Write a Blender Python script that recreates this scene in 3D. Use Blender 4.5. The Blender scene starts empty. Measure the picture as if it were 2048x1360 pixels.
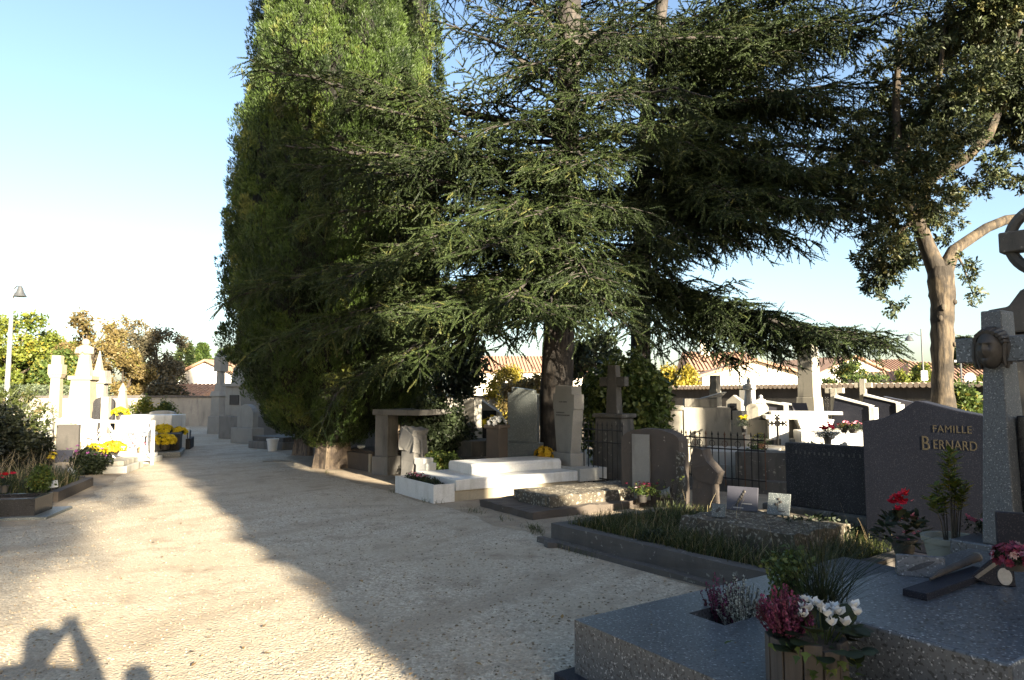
import bpy, bmesh, math, random
import numpy as np
from mathutils import Vector, Matrix, noise

# ------------------------------------------------------------------ camera, light, exposure
sc = bpy.context.scene
COL = sc.collection
EYE = 1.55
FOC = 1380.0
PITCH = math.atan(110.0 / FOC)
cam_d = bpy.data.cameras.new("camera")
cam = bpy.data.objects.new("camera", cam_d)
COL.objects.link(cam)
cam.location = (0, 0, EYE)
cam.rotation_euler = (math.radians(90) + PITCH, 0, 0)
cam_d.sensor_width = 36.0
cam_d.lens = 36.0 * FOC / 2048.0
cam_d.clip_end = 3000
cam_d.clip_start = 0.05
sc.camera = cam

SUN_EL = math.radians(16.0)
SUN_AZ = math.radians(148.0)            # clockwise from the view axis: behind, to the right
LDIR = Vector((-math.sin(SUN_AZ) * math.cos(SUN_EL), -math.cos(SUN_AZ) * math.cos(SUN_EL), -math.sin(SUN_EL)))
sun_d = bpy.data.lights.new("sun", 'SUN')
sun_d.energy = 5.0
sun_d.angle = math.radians(0.55)
sun_d.color = (1.0, 0.87, 0.66)
sun = bpy.data.objects.new("sun", sun_d)
COL.objects.link(sun)
sun.rotation_euler = LDIR.to_track_quat('-Z', 'Y').to_euler()
sun.location = (20, -30, 20)

w = bpy.data.worlds.new("World")
sc.world = w
w.use_nodes = True
wt = w.node_tree
sky = wt.nodes.new('ShaderNodeTexSky')
sky.sky_type = 'NISHITA'
sky.sun_disc = False
sky.sun_elevation = SUN_EL
sky.sun_rotation = SUN_AZ
sky.air_density = 1.0
sky.dust_density = 2.0
sky.ozone_density = 1.5
bg = wt.nodes['Background']
bg.inputs['Strength'].default_value = 0.054
wt.links.new(sky.outputs[0], bg.inputs['Color'])
vs = sc.view_settings
sc.display_settings.display_device = 'sRGB'
vs.view_transform = 'Standard'
vs.look = 'None'
vs.gamma = 1.0
vs.use_curve_mapping = False
vs.exposure = 2.75
sc.cycles.use_denoising = True
sc.cycles.max_bounces = 6
sc.cycles.diffuse_bounces = 3
sc.cycles.transmission_bounces = 3
sc.cycles.transparent_max_bounces = 6

random.seed(11)
RNG = np.random.default_rng(7)
R = math.radians
U = random.uniform

# ------------------------------------------------------------------ pixel of the photograph -> point in the place
CP, SP = math.cos(PITCH), math.sin(PITCH)
def ray(px, py):
    dx = (px - 1024.0) / FOC
    dy = (680.0 - py) / FOC
    return Vector((dx, CP - SP * dy, SP + CP * dy))
def at(px, py, Y):
    d = ray(px, py)
    p = d * (Y / d.y)
    return Vector((p.x, p.y, p.z + EYE))
def gz(px, py, z=0.0):
    d = ray(px, py)
    t = (z - EYE) / d.z
    return Vector((d.x * t, d.y * t, z))

# ------------------------------------------------------------------ mesh helpers
class MB:
    def __init__(s):
        s.v = []; s.f = []
    def add(s, vs, fs, M=None):
        o = len(s.v)
        for p in vs:
            p = Vector(p)
            s.v.append(M @ p if M else p)
        s.f += [tuple(i + o for i in f) for f in fs]
        return s
    def box(s, x0, x1, y0, y1, z0, z1, M=None):
        return s.add([(x0,y0,z0),(x1,y0,z0),(x1,y1,z0),(x0,y1,z0),(x0,y0,z1),(x1,y0,z1),(x1,y1,z1),(x0,y1,z1)],
                     [(3,2,1,0),(4,5,6,7),(0,1,5,4),(1,2,6,5),(2,3,7,6),(3,0,4,7)], M)
    def frus(s, w0, d0, w1, d1, z0, z1, cx=0, cy=0, M=None):
        a, b, c, d = w0/2, d0/2, w1/2, d1/2
        return s.add([(cx-a,cy-b,z0),(cx+a,cy-b,z0),(cx+a,cy+b,z0),(cx-a,cy+b,z0),(cx-c,cy-d,z1),(cx+c,cy-d,z1),(cx+c,cy+d,z1),(cx-c,cy+d,z1)],
                     [(3,2,1,0),(4,5,6,7),(0,1,5,4),(1,2,6,5),(2,3,7,6),(3,0,4,7)], M)
    def slab(s, poly, y0, y1, M=None):          # outline in x,z seen from the front, thickness along y
        n = len(poly)
        vs = [(x, y0, z) for x, z in poly] + [(x, y1, z) for x, z in poly]
        fs = [tuple(range(n)), tuple(range(2*n-1, n-1, -1))]
        fs += [(i, i+n, (i+1) % n + n, (i+1) % n) for i in range(n)]
        return s.add(vs, fs, M)
    def plate(s, poly, z0, z1, M=None):         # outline in x,y
        n = len(poly)
        vs = [(x, y, z0) for x, y in poly] + [(x, y, z1) for x, y in poly]
        fs = [tuple(range(n-1, -1, -1)), tuple(range(n, 2*n))]
        fs += [(i, (i+1) % n, (i+1) % n + n, i+n) for i in range(n)]
        return s.add(vs, fs, M)
    def lathe(s, prof, n=16, cx=0, cy=0, M=None, sx=1, sy=1):
        vs, fs = [], []
        for r, z in prof:
            for k in range(n):
                a = 2*math.pi*k/n
                vs.append((cx + r*sx*math.cos(a), cy + r*sy*math.sin(a), z))
        m = len(prof)
        for j in range(m-1):
            for k in range(n):
                k2 = (k+1) % n
                fs.append((j*n+k, j*n+k2, (j+1)*n+k2, (j+1)*n+k))
        fs.append(tuple(range(n-1, -1, -1)))
        fs.append(tuple((m-1)*n + k for k in range(n)))
        return s.add(vs, fs, M)
    def tube(s, pts, rad, n=8, M=None):
        pts = [Vector(p) for p in pts]
        if not hasattr(rad, '__len__'):
            rad = [rad]*len(pts)
        vs, fs = [], []
        ref = None
        for i, p in enumerate(pts):
            d = (pts[min(i+1, len(pts)-1)] - pts[max(i-1, 0)])
            if d.length < 1e-9: d = Vector((0,0,1))
            d.normalize()
            if ref is None:
                ref = d.orthogonal().normalized()
            a = (ref - d*ref.dot(d))
            if a.length < 1e-6: a = d.orthogonal()
            a.normalize(); ref = a
            b = d.cross(a)
            for k in range(n):
                t = 2*math.pi*k/n
                vs.append(p + (a*math.cos(t) + b*math.sin(t))*rad[i])
        m = len(pts)
        for j in range(m-1):
            for k in range(n):
                k2 = (k+1) % n
                fs.append((j*n+k, j*n+k2, (j+1)*n+k2, (j+1)*n+k))
        fs.append(tuple(range(n-1, -1, -1)))
        fs.append(tuple((m-1)*n + k for k in range(n)))
        return s.add(vs, fs, M)
    def ball(s, c, r, nu=14, nv=9, M=None, fn=None):
        if not hasattr(r, '__len__'): r = (r, r, r)
        vs, fs = [], []
        for j in range(nv+1):
            th = math.pi*j/nv
            for k in range(nu):
                ph = 2*math.pi*k/nu
                d = Vector((math.sin(th)*math.cos(ph), math.sin(th)*math.sin(ph), math.cos(th)))
                q = fn(d) if fn else d
                vs.append((c[0]+q.x*r[0], c[1]+q.y*r[1], c[2]+q.z*r[2]))
        for j in range(nv):
            for k in range(nu):
                k2 = (k+1) % nu
                fs.append((j*nu+k, (j+1)*nu+k, (j+1)*nu+k2, j*nu+k2))
        return s.add(vs, fs, M)

def mesh_obj(name, mb, m, bevel=0.0, smooth=False, wear=0.0, cuts=0, wscale=6.0, off=Vector((0,0,0))):
    me = bpy.data.meshes.new(name)
    me.from_pydata([tuple(p) for p in mb.v], [], mb.f)
    if wear > 0:
        bm = bmesh.new(); bm.from_mesh(me)
        bmesh.ops.remove_doubles(bm, verts=bm.verts, dist=1e-5)
        for _ in range(cuts):
            es = [e for e in bm.edges if e.calc_length() > 0.09]
            if not es: break
            bmesh.ops.subdivide_edges(bm, edges=es, cuts=1, use_grid_fill=True)
        bmesh.ops.triangulate(bm, faces=[f for f in bm.faces if len(f.verts) > 4])
        s0 = U(0, 50)
        for v in bm.verts:
            q = (v.co + off)*wscale + Vector((s0, s0*.7, 3))
            v.co += Vector((noise.noise(q), noise.noise(q + Vector((31,7,2))), noise.noise(q + Vector((5,19,44)))))*wear
        bm.to_mesh(me); bm.free()
    if smooth:
        for p in me.polygons: p.use_smooth = True
        me.set_sharp_from_angle(angle=R(38))
    me.materials.append(m)
    o = bpy.data.objects.new(name, me)
    COL.objects.link(o)
    if bevel > 0:
        md = o.modifiers.new("bevel", 'BEVEL')
        md.width = bevel; md.segments = 2; md.limit_method = 'ANGLE'; md.angle_limit = R(40)
    return o

def tag(o, label=None, cat=None, group=None, kind=None):
    if label: o["label"] = label
    if cat: o["category"] = cat
    if group: o["group"] = group
    if kind: o["kind"] = kind
    return o
def thing(name, label, cat, loc=(0,0,0), rz=0.0, group=None):
    o = bpy.data.objects.new(name, None)
    COL.objects.link(o)
    o.location = loc; o.rotation_euler = (0, 0, rz)
    o.empty_display_size = 0.2
    return tag(o, label, cat, group)
def part(name, mb, m, parent, **k):
    lab = k.pop('label', None)
    o = mesh_obj(name, mb, m, **k)
    o.parent = parent
    if lab: o["label"] = lab
    return o
def single(name, mb, m, label, cat, loc=(0,0,0), rz=0.0, group=None, **k):
    o = mesh_obj(name, mb, m, **k)
    o.location = loc; o.rotation_euler = (0, 0, rz)
    return tag(o, label, cat, group)
def struct(name, mb, m, **k):
    kind = k.pop('kind', 'structure')
    o = mesh_obj(name, mb, m, **k)
    o["kind"] = kind
    return o

def np_mesh(name, V, F, m, tint=None, smooth=False):
    """V (n,3), F (k,c) -> object; fast path for foliage"""
    me = bpy.data.meshes.new(name)
    V = np.ascontiguousarray(V, dtype=np.float32); F = np.ascontiguousarray(F, dtype=np.int32)
    k, c = F.shape
    me.vertices.add(len(V)); me.vertices.foreach_set("co", V.ravel())
    me.loops.add(k*c); me.loops.foreach_set("vertex_index", F.ravel())
    me.polygons.add(k)
    me.polygons.foreach_set("loop_start", np.arange(0, k*c, c, dtype=np.int32))
    me.polygons.foreach_set("loop_total", np.full(k, c, dtype=np.int32))
    if tint is not None:
        a = me.attributes.new("tint", 'FLOAT', 'POINT')
        a.data.foreach_set("value", np.ascontiguousarray(tint, dtype=np.float32))
    if smooth:
        me.polygons.foreach_set("use_smooth", np.ones(k, dtype=bool))
    me.materials.append(m)
    me.update(calc_edges=True)
    o = bpy.data.objects.new(name, me)
    COL.objects.link(o)
    return o

def frames(D, roll=None, up=None):
    """rotation matrices (N,3,3) whose first column is D"""
    D = D/np.linalg.norm(D, axis=1, keepdims=True)
    ref = np.tile(np.array([[0, 0, 1.0]]), (len(D), 1)) if up is None else up
    bad = np.abs((D*ref).sum(1)) > 0.97
    ref = ref.copy(); ref[bad] = (1, 0, 0.0)
    Y = np.cross(ref, D); Y /= np.linalg.norm(Y, axis=1, keepdims=True)
    Z = np.cross(D, Y)
    if roll is not None:
        c, s = np.cos(roll)[:, None], np.sin(roll)[:, None]
        Y, Z = Y*c + Z*s, Z*c - Y*s
    return np.stack([D, Y, Z], axis=2)
def stamp(TV, TF, P, M, S, tint=None):
    """repeat template TV,TF at points P with frames M and scales S (N,) or (N,3)"""
    N, n = len(P), len(TV)
    S = np.asarray(S, dtype=float)
    if S.ndim == 1: S = np.repeat(S[:, None], 3, axis=1)
    V = np.einsum('nij,nkj->nki', M, TV[None, :, :]*S[:, None, :]) + P[:, None, :]
    F = (TF[None, :, :] + (np.arange(N)*n)[:, None, None]).reshape(-1, TF.shape[1])
    T = None if tint is None else np.repeat(np.asarray(tint), n)
    return V.reshape(-1, 3), F, T
def join(parts):
    Vs, Fs, Ts, o = [], [], [], 0
    for V, F, T in parts:
        Vs.append(V); Fs.append(F + o); Ts.append(T); o += len(V)
    return np.concatenate(Vs), np.concatenate(Fs), np.concatenate(Ts)

# ------------------------------------------------------------------ materials
def newmat(name):
    m = bpy.data.materials.new(name); m.use_nodes = True
    nt = m.node_tree
    return m, nt, nt.nodes['Principled BSDF']
def rgb(c): return (c[0], c[1], c[2], 1.0)
def N(nt, t, **k):
    n = nt.nodes.new(t)
    for a, b in k.items(): setattr(n, a, b)
    return n
def mixc(nt, fac, a, b, mode='MIX'):
    n = N(nt, 'ShaderNodeMix', data_type='RGBA', blend_type=mode)
    for s, v in ((0, fac), (6, a), (7, b)):
        if hasattr(v, 'is_output'): nt.links.new(v, n.inputs[s])
        elif s == 0: n.inputs[0].default_value = v
        else: n.inputs[s].default_value = rgb(v)
    return n.outputs[2]
def ramp(nt, src, p0, p1):
    n = N(nt, 'ShaderNodeMapRange'); n.clamp = True
    nt.links.new(src, n.inputs[0])
    n.inputs[1].default_value = p0; n.inputs[2].default_value = p1
    return n.outputs[0]
def noise_n(nt, vec, scale, detail=4, rough=.55, stretch=None):
    if stretch:
        mp = N(nt, 'ShaderNodeMapping'); mp.inputs['Scale'].default_value = stretch
        nt.links.new(vec, mp.inputs['Vector']); vec = mp.outputs[0]
    n = N(nt, 'ShaderNodeTexNoise'); n.inputs['Scale'].default_value = scale
    n.inputs['Detail'].default_value = detail; n.inputs['Roughness'].default_value = rough
    nt.links.new(vec, n.inputs['Vector'])
    return n.outputs[0]
def bump(nt, bs, h, strength, dist=.01):
    b = N(nt, 'ShaderNodeBump'); b.inputs['Strength'].default_value = strength; b.inputs['Distance'].default_value = dist
    nt.links.new(h, b.inputs['Height']); nt.links.new(b.outputs[0], bs.inputs['Normal'])

def stone(name, c1, c2, scale=4, rough=.85, bmp=.25, speck=None, sp_scale=130, sp_lo=.62, sp_hi=.68, stain=None, st_lo=.5, st_hi=.72,
          lichen=None, li_scale=14, li_lo=.6, li_hi=.66, dark=None, spec=.5):
    m, nt, bs = newmat(name)
    pos = N(nt, 'ShaderNodeNewGeometry').outputs['Position']
    n1 = noise_n(nt, pos, scale, 6)
    c = mixc(nt, ramp(nt, n1, .3, .7), c1, c2)
    n2 = noise_n(nt, pos, scale*14, 3)
    c = mixc(nt, ramp(nt, n2, .25, .8), c, tuple(x*.72 for x in c1))
    if stain:
        n3 = noise_n(nt, pos, 5.0, 5, .6, (1, 1, .22))
        c = mixc(nt, ramp(nt, n3, st_lo, st_hi), c, stain)
    if lichen:
        n4 = noise_n(nt, pos, li_scale, 4, .6)
        c = mixc(nt, ramp(nt, n4, li_lo, li_hi), c, lichen)
    if dark:
        n5 = noise_n(nt, pos, sp_scale*.8, 1)
        c = mixc(nt, ramp(nt, n5, .56, .64), c, dark)
    if speck:
        n6 = noise_n(nt, pos, sp_scale, 1)
        c = mixc(nt, ramp(nt, n6, sp_lo, sp_hi), c, speck)
    nt.links.new(c, bs.inputs['Base Color'])
    bs.inputs['Roughness'].default_value = rough; bs.inputs['Specular IOR Level'].default_value = spec
    h = noise_n(nt, pos, scale*10, 6, .65)
    if bmp: bump(nt, bs, h, bmp)
    return m
def plain(name, c, rough=.6, metal=0.0, var=.25, scale=18, bmp=0.0, stretch=None):
    m, nt, bs = newmat(name)
    pos = N(nt, 'ShaderNodeNewGeometry').outputs['Position']
    n = noise_n(nt, pos, scale, 4, .6, stretch)
    nt.links.new(mixc(nt, ramp(nt, n, .3, .75), c, tuple(x*(1-var) for x in c)), bs.inputs['Base Color'])
    bs.inputs['Roughness'].default_value = rough; bs.inputs['Metallic'].default_value = metal
    if bmp: bump(nt, bs, n, bmp)
    return m
def leaf(name, ca, cb, cc=None, trans=.25, rough=.55):
    m, nt, bs = newmat(name)
    at_ = N(nt, 'ShaderNodeAttribute', attribute_name='tint')
    c = mixc(nt, ramp(nt, at_.outputs['Fac'], 0, .75 if cc else 1), ca, cb)
    if cc: c = mixc(nt, ramp(nt, at_.outputs['Fac'], .8, 1), c, cc)
    nt.links.new(c, bs.inputs['Base Color'])
    bs.inputs['Roughness'].default_value = rough
    bs.inputs['Specular IOR Level'].default_value = .3
    if trans > 0:
        tr = N(nt, 'ShaderNodeBsdfTranslucent'); nt.links.new(c, tr.inputs[0])
        mx = N(nt, 'ShaderNodeMixShader'); mx.inputs[0].default_value = trans
        nt.links.new(bs.outputs[0], mx.inputs[1]); nt.links.new(tr.outputs[0], mx.inputs[2])
        nt.links.new(mx.outputs[0], nt.nodes['Material Output'].inputs['Surface'])
    return m
def bark(name, c1, c2, scale=9, st=.12, bmp=.9):
    m, nt, bs = newmat(name)
    pos = N(nt, 'ShaderNodeNewGeometry').outputs['Position']
    n = noise_n(nt, pos, scale, 6, .65, (1, 1, st*1.0))
    n2 = noise_n(nt, pos, 2.5, 3)
    c = mixc(nt, ramp(nt, n, .42, .58), c1, c2)
    c = mixc(nt, ramp(nt, n2, .48, .62), c, tuple(x*.8 for x in c2))
    nt.links.new(c, bs.inputs['Base Color']); bs.inputs['Roughness'].default_value = .9
    bump(nt, bs, n, bmp, .03)
    return m

M = {}
M['marble'] = stone('white_marble', (.60,.59,.56), (.52,.51,.48), 3, .45, .05, stain=(.30,.285,.24), st_lo=.54, st_hi=.8, lichen=(.34,.32,.27), li_scale=30, li_lo=.68, li_hi=.75)
M['marble_old'] = stone('weathered_marble', (.37,.36,.325), (.27,.26,.23), 5, .7, .2, stain=(.12,.115,.10), st_lo=.55, st_hi=.75)
M['cream'] = stone('cream_limestone', (.34,.29,.205), (.26,.22,.155), 3, .85, .25, stain=(.19,.165,.12), st_lo=.55, st_hi=.8)
M['lime'] = stone('pale_limestone', (.36,.335,.28), (.26,.245,.205), 4, .85, .3, stain=(.10,.095,.085), st_lo=.5, st_hi=.72)
M['shade_stone'] = stone('grey_weathered_stone', (.165,.157,.145), (.115,.11,.10), 4, .85, .3, stain=(.06,.058,.052), st_lo=.5, st_hi=.74)  # weathered limestone with tree shade darkened into its base colour
M['head_marble'] = stone('greyed_marble', (.25,.24,.215), (.19,.18,.16), 4, .7, .12, stain=(.12,.11,.095), st_lo=.56, st_hi=.8)  # marble copy for shaded stones, the shade put into the colour
M['old'] = stone('old_dark_stone', (.10,.092,.08), (.06,.057,.05), 5, .95, .5, stain=(.035,.035,.032), st_lo=.48, st_hi=.7, lichen=(.22,.21,.17), li_lo=.62, li_hi=.7)
M['moss'] = stone('mossy_stone', (.085,.07,.05), (.04,.035,.027), 7, .95, .8, lichen=(.25,.23,.18), li_scale=26, li_lo=.54, li_hi=.62, stain=(.09,.075,.05), st_lo=.5, st_hi=.65)
M['kerb'] = stone('kerb_concrete', (.095,.085,.075), (.06,.054,.048), 4, .92, .35, stain=(.055,.05,.047), st_lo=.48, st_hi=.7, lichen=(.19,.18,.155), li_scale=18, li_lo=.63, li_hi=.7)
M['brownstone'] = stone('brown_stone', (.085,.068,.054), (.052,.042,.035), 5, .9, .35, stain=(.06,.05,.04), lichen=(.25,.22,.17), li_lo=.66, li_hi=.72)
M['granite'] = stone('grey_granite', (.088,.097,.108), (.062,.069,.078), 2.5, .36, .02, speck=(.30,.31,.32), sp_scale=72, sp_lo=.62, sp_hi=.72, dark=(.025,.027,.03), spec=.6)
M['granite2'] = stone('rough_grey_granite', (.095,.103,.108), (.072,.078,.082), 3, .6, .15, speck=(.25,.25,.24), sp_scale=110, sp_lo=.61, sp_hi=.7, dark=(.05,.052,.053))
M['granite_d'] = stone('dark_granite', (.021,.023,.033), (.015,.0165,.024), 3, .5, .02, speck=(.05,.05,.058), sp_scale=140, sp_lo=.6, sp_hi=.68, spec=.12)
M['black'] = stone('black_granite', (.018,.018,.02), (.012,.012,.014), 3, .25, 0, speck=(.06,.06,.065), sp_scale=150)
M['stele_d'] = stone('dark_grey_stele', (.034,.033,.035), (.022,.021,.023), 3, .7, .1, stain=(.015,.015,.016), st_lo=.5, st_hi=.75, speck=(.09,.09,.09), sp_scale=110, spec=.12)
M['greenstone'] = stone('grey_green_granite', (.10,.113,.112), (.078,.087,.087), 4, .5, .05, speck=(.34,.36,.34), sp_scale=120)
M['slate'] = stone('slate', (.062,.062,.078), (.045,.045,.056), 5, .35, .03)
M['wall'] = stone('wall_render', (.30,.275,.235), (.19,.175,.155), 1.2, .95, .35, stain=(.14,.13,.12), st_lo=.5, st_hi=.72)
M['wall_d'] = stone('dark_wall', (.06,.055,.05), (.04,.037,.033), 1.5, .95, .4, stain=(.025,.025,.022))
M['house'] = stone('house_render', (.74,.68,.56), (.66,.60,.50), 1, .9, .05)
M['house_w'] = stone('white_house_render', (.80,.76,.70), (.74,.70,.63), 1, .9, .05)
M['iron'] = plain('wrought_iron', (.018,.017,.016), .55, .6, .4, 60)
M['rust'] = plain('rusty_iron', (.12,.055,.03), .8, .2, .5, 50)
M['whitemetal'] = plain('white_painted_iron', (.78,.77,.73), .5, 0, .12, 30)
M['bronze'] = plain('dark_bronze', (.050,.044,.038), .6, .2, .4, 60)
M['gold'] = plain('gilt_letters', (.085,.068,.038), .7, .2, .3, 40)
M['engrave'] = plain('engraved_letters', (.075,.07,.062), .8, 0, .3, 60)
M['porcelain'] = plain('porcelain', (.33,.32,.30), .3, 0, .2, 90)
M['terracotta'] = plain('terracotta', (.42,.20,.10), .8, 0, .3, 12)
M['ochrepot'] = plain('ochre_glazed_pot', (.55,.36,.17), .5, 0, .3, 12)
M['cementpot'] = plain('cream_plastic_pot', (.24,.235,.19), .5, 0, .15, 6)
M['pot_dark'] = plain('dark_pot', (.05,.045,.04), .6, 0, .3, 10)
M['pot_w'] = plain('white_pot', (.6,.6,.58), .5, 0, .15, 10)
M['wood'] = plain('grey_planter_wood', (.062,.054,.048), .85, 0, .5, 30, .5, (1,1,.08))
M['woodcut'] = plain('cut_wood_face', (.19,.17,.14), .8, 0, .3, 40)
M['galv'] = plain('galvanised_steel', (.42,.43,.43), .5, .7, .2, 10)
M['lampgrey'] = plain('lamp_dark_grey', (.08,.085,.09), .5, .4, .2, 10)
M['glass'] = plain('window_glass', (.04,.045,.05), .1, 0, .1, 4)
M['shutter'] = plain('painted_shutter', (.32,.20,.13), .7, 0, .2, 6)
M['cloth'] = plain('dark_cloth', (.03,.032,.04), .9, 0, .3, 20)
M['skin'] = plain('skin', (.5,.33,.25), .6, 0, .1, 10)
M['soil'] = stone('dark_soil', (.10,.072,.05), (.06,.045,.033), 9, 1, 1.0, lichen=(.17,.13,.09), li_scale=40, li_lo=.55, li_hi=.7)
M['bark_cy'] = bark('cypress_bark', (.19,.145,.10), (.07,.052,.04), 13, .1)
M['bark_ce'] = bark('cedar_bark', (.06,.05,.042), (.022,.019,.017), 16, .25)
M['bark_ju'] = bark('pale_peeling_bark', (.098,.074,.047), (.03,.023,.016), 11, .16, 1.0)
M['cypress'] = leaf('cypress_sprays', (.007,.016,.003), (.047,.078,.013), (.092,.102,.023), .04)
M['core'] = plain('cypress_inner_twigs', (.010,.010,.006), .95, 0, .5, 8)  # dark colour of the opaque core that blocks light
M['cedar'] = leaf('cedar_needles', (.006,.012,.005), (.042,.062,.018), (.125,.13,.042), .03)
M['juniper'] = leaf('old_cypress_sprays', (.011,.017,.007), (.042,.055,.018), (.078,.074,.022), .06)
M['lf_green'] = leaf('green_leaves', (.03,.052,.011), (.075,.11,.024), (.18,.165,.03), .25)
M['lf_dark'] = leaf('dark_leaves', (.010,.017,.007), (.03,.042,.017), None, .15)
M['lf_yellow'] = leaf('yellow_green_leaves', (.045,.075,.014), (.13,.15,.022), (.22,.19,.025), .3)
M['lf_rust'] = leaf('rusty_leaves', (.075,.058,.025), (.15,.11,.036), (.15,.15,.035), .25)
M['lf_gold'] = leaf('golden_leaves', (.15,.12,.016), (.28,.225,.025), None, .3)
M['lf_brown'] = leaf('dark_brown_leaves', (.035,.035,.02), (.085,.07,.04), None, .2)
M['lf_black'] = leaf('dense_dark_leaves', (.006,.009,.004), (.017,.021,.010), None, .05)  # darker copy of the dark leaves; the bush's shade is in the colour
M['lf_shrub'] = leaf('shiny_shrub_leaves', (.03,.055,.014), (.09,.125,.035), (.16,.18,.05), .2, .4)
M['lf_hedge'] = leaf('clipped_hedge_leaves', (.06,.08,.047), (.10,.12,.07), None, .15)
M['grass'] = leaf('grass_blades', (.016,.026,.006), (.058,.072,.016), (.21,.165,.085), .2)
M['dry'] = leaf('dry_stalks', (.22,.17,.10), (.42,.34,.2), None, .2)
M['litter'] = leaf('fallen_leaf', (.12,.07,.028), (.26,.165,.06), (.07,.045,.03), .15)
M['pebble'] = leaf('pebble_stone', (.12,.095,.065), (.26,.215,.15), (.31,.265,.19), 0, .9)
M['heath_p'] = leaf('pink_heather', (.06,.03,.035), (.26,.06,.14), (.19,.045,.10), .15)
M['heath_w'] = leaf('white_heather', (.16,.15,.13), (.68,.69,.6), (.25,.16,.15), .15)
M['p_white'] = leaf('white_petals', (.55,.55,.53), (.72,.72,.70), None, .25)
M['p_yellow'] = leaf('yellow_petals', (.42,.30,.008), (.62,.48,.015), None, .2)
M['p_ochre'] = leaf('ochre_petals', (.33,.18,.008), (.5,.32,.015), None, .2)
M['p_red'] = leaf('red_petals', (.35,.008,.015), (.62,.02,.05), None, .2)
M['p_pink'] = leaf('pink_petals', (.5,.13,.2), (.75,.3,.36), None, .2)
M['p_purple'] = leaf('purple_petals', (.2,.04,.2), (.42,.12,.38), None, .2)
M['p_wine'] = leaf('wine_petals', (.09,.01,.025), (.22,.03,.06), (.6,.5,.5), .1)

def gravel_mat():
    m, nt, bs = newmat('path_gravel')
    pos = N(nt, 'ShaderNodeNewGeometry').outputs['Position']
    v = N(nt, 'ShaderNodeTexVoronoi'); v.inputs['Scale'].default_value = 52
    nt.links.new(pos, v.inputs['Vector'])
    v2 = N(nt, 'ShaderNodeTexVoronoi'); v2.inputs['Scale'].default_value = 120
    nt.links.new(pos, v2.inputs['Vector'])
    sep = N(nt, 'ShaderNodeSeparateColor'); nt.links.new(v.outputs['Color'], sep.inputs[0])
    c = mixc(nt, sep.outputs[0], (.235,.195,.14), (.55,.475,.36))
    sep2 = N(nt, 'ShaderNodeSeparateColor'); nt.links.new(v2.outputs['Color'], sep2.inputs[0])
    c = mixc(nt, ramp(nt, sep2.outputs[0], .5, 1.0), c, (.30,.255,.19))
    big = noise_n(nt, pos, .55, 5, .6)
    c = mixc(nt, ramp(nt, big, .42, .68), c, (.33,.275,.195))
    mid = noise_n(nt, pos, 2.3, 5, .65)
    c = mixc(nt, ramp(nt, mid, .52, .74), c, (.20,.155,.105))
    rt = N(nt, 'ShaderNodeMapping'); rt.inputs['Rotation'].default_value = (0, 0, R(-52)); nt.links.new(pos, rt.inputs['Vector'])
    trk = noise_n(nt, rt.outputs[0], 1.1, 5, .6, (.16, 1.5, 1))
    c = mixc(nt, ramp(nt, trk, .5, .72), c, (.25,.20,.14))
    fine = noise_n(nt, pos, 9, 5, .7)
    c = mixc(nt, ramp(nt, fine, .58, .72), c, (.19,.15,.105))
    nt.links.new(c, bs.inputs['Base Color']); bs.inputs['Roughness'].default_value = .95
    inv = N(nt, 'ShaderNodeMath', operation='SUBTRACT'); inv.inputs[0].default_value = 1
    nt.links.new(v.outputs['Distance'], inv.inputs[1])
    ad = N(nt, 'ShaderNodeMath', operation='ADD'); nt.links.new(inv.outputs[0], ad.inputs[0])
    nt.links.new(noise_n(nt, pos, 30, 4), ad.inputs[1])
    bump(nt, bs, ad.outputs[0], .55, .011)
    return m
M['gravel'] = gravel_mat()
def soilpath_mat():
    m, nt, bs = newmat('packed_earth')
    pos = N(nt, 'ShaderNodeNewGeometry').outputs['Position']
    n = noise_n(nt, pos, 3, 6, .65); n2 = noise_n(nt, pos, 60, 3)
    c = mixc(nt, ramp(nt, n, .35, .65), (.20,.15,.10), (.30,.245,.17))
    c = mixc(nt, ramp(nt, n2, .55, .75), c, (.36,.31,.24))
    nt.links.new(c, bs.inputs['Base Color']); bs.inputs['Roughness'].default_value = 1
    bump(nt, bs, noise_n(nt, pos, 25, 6, .7), .8, .02)
    return m
M['earth'] = soilpath_mat()
def tile_mat(name, c1, c2):
    m, nt, bs = newmat(name)
    pos = N(nt, 'ShaderNodeNewGeometry').outputs['Position']
    n = noise_n(nt, pos, 3, 4); n2 = noise_n(nt, pos, 14, 3)
    c = mixc(nt, ramp(nt, n, .35, .65), c1, c2)
    c = mixc(nt, ramp(nt, n2, .5, .75), c, tuple(x*.6 for x in c1))
    nt.links.new(c, bs.inputs['Base Color']); bs.inputs['Roughness'].default_value = .9
    return m
M['tile'] = tile_mat('roof_tile', (.27,.15,.095), (.34,.215,.145))
M['coping'] = tile_mat('coping_tile', (.30,.23,.17), (.38,.32,.26))
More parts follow.
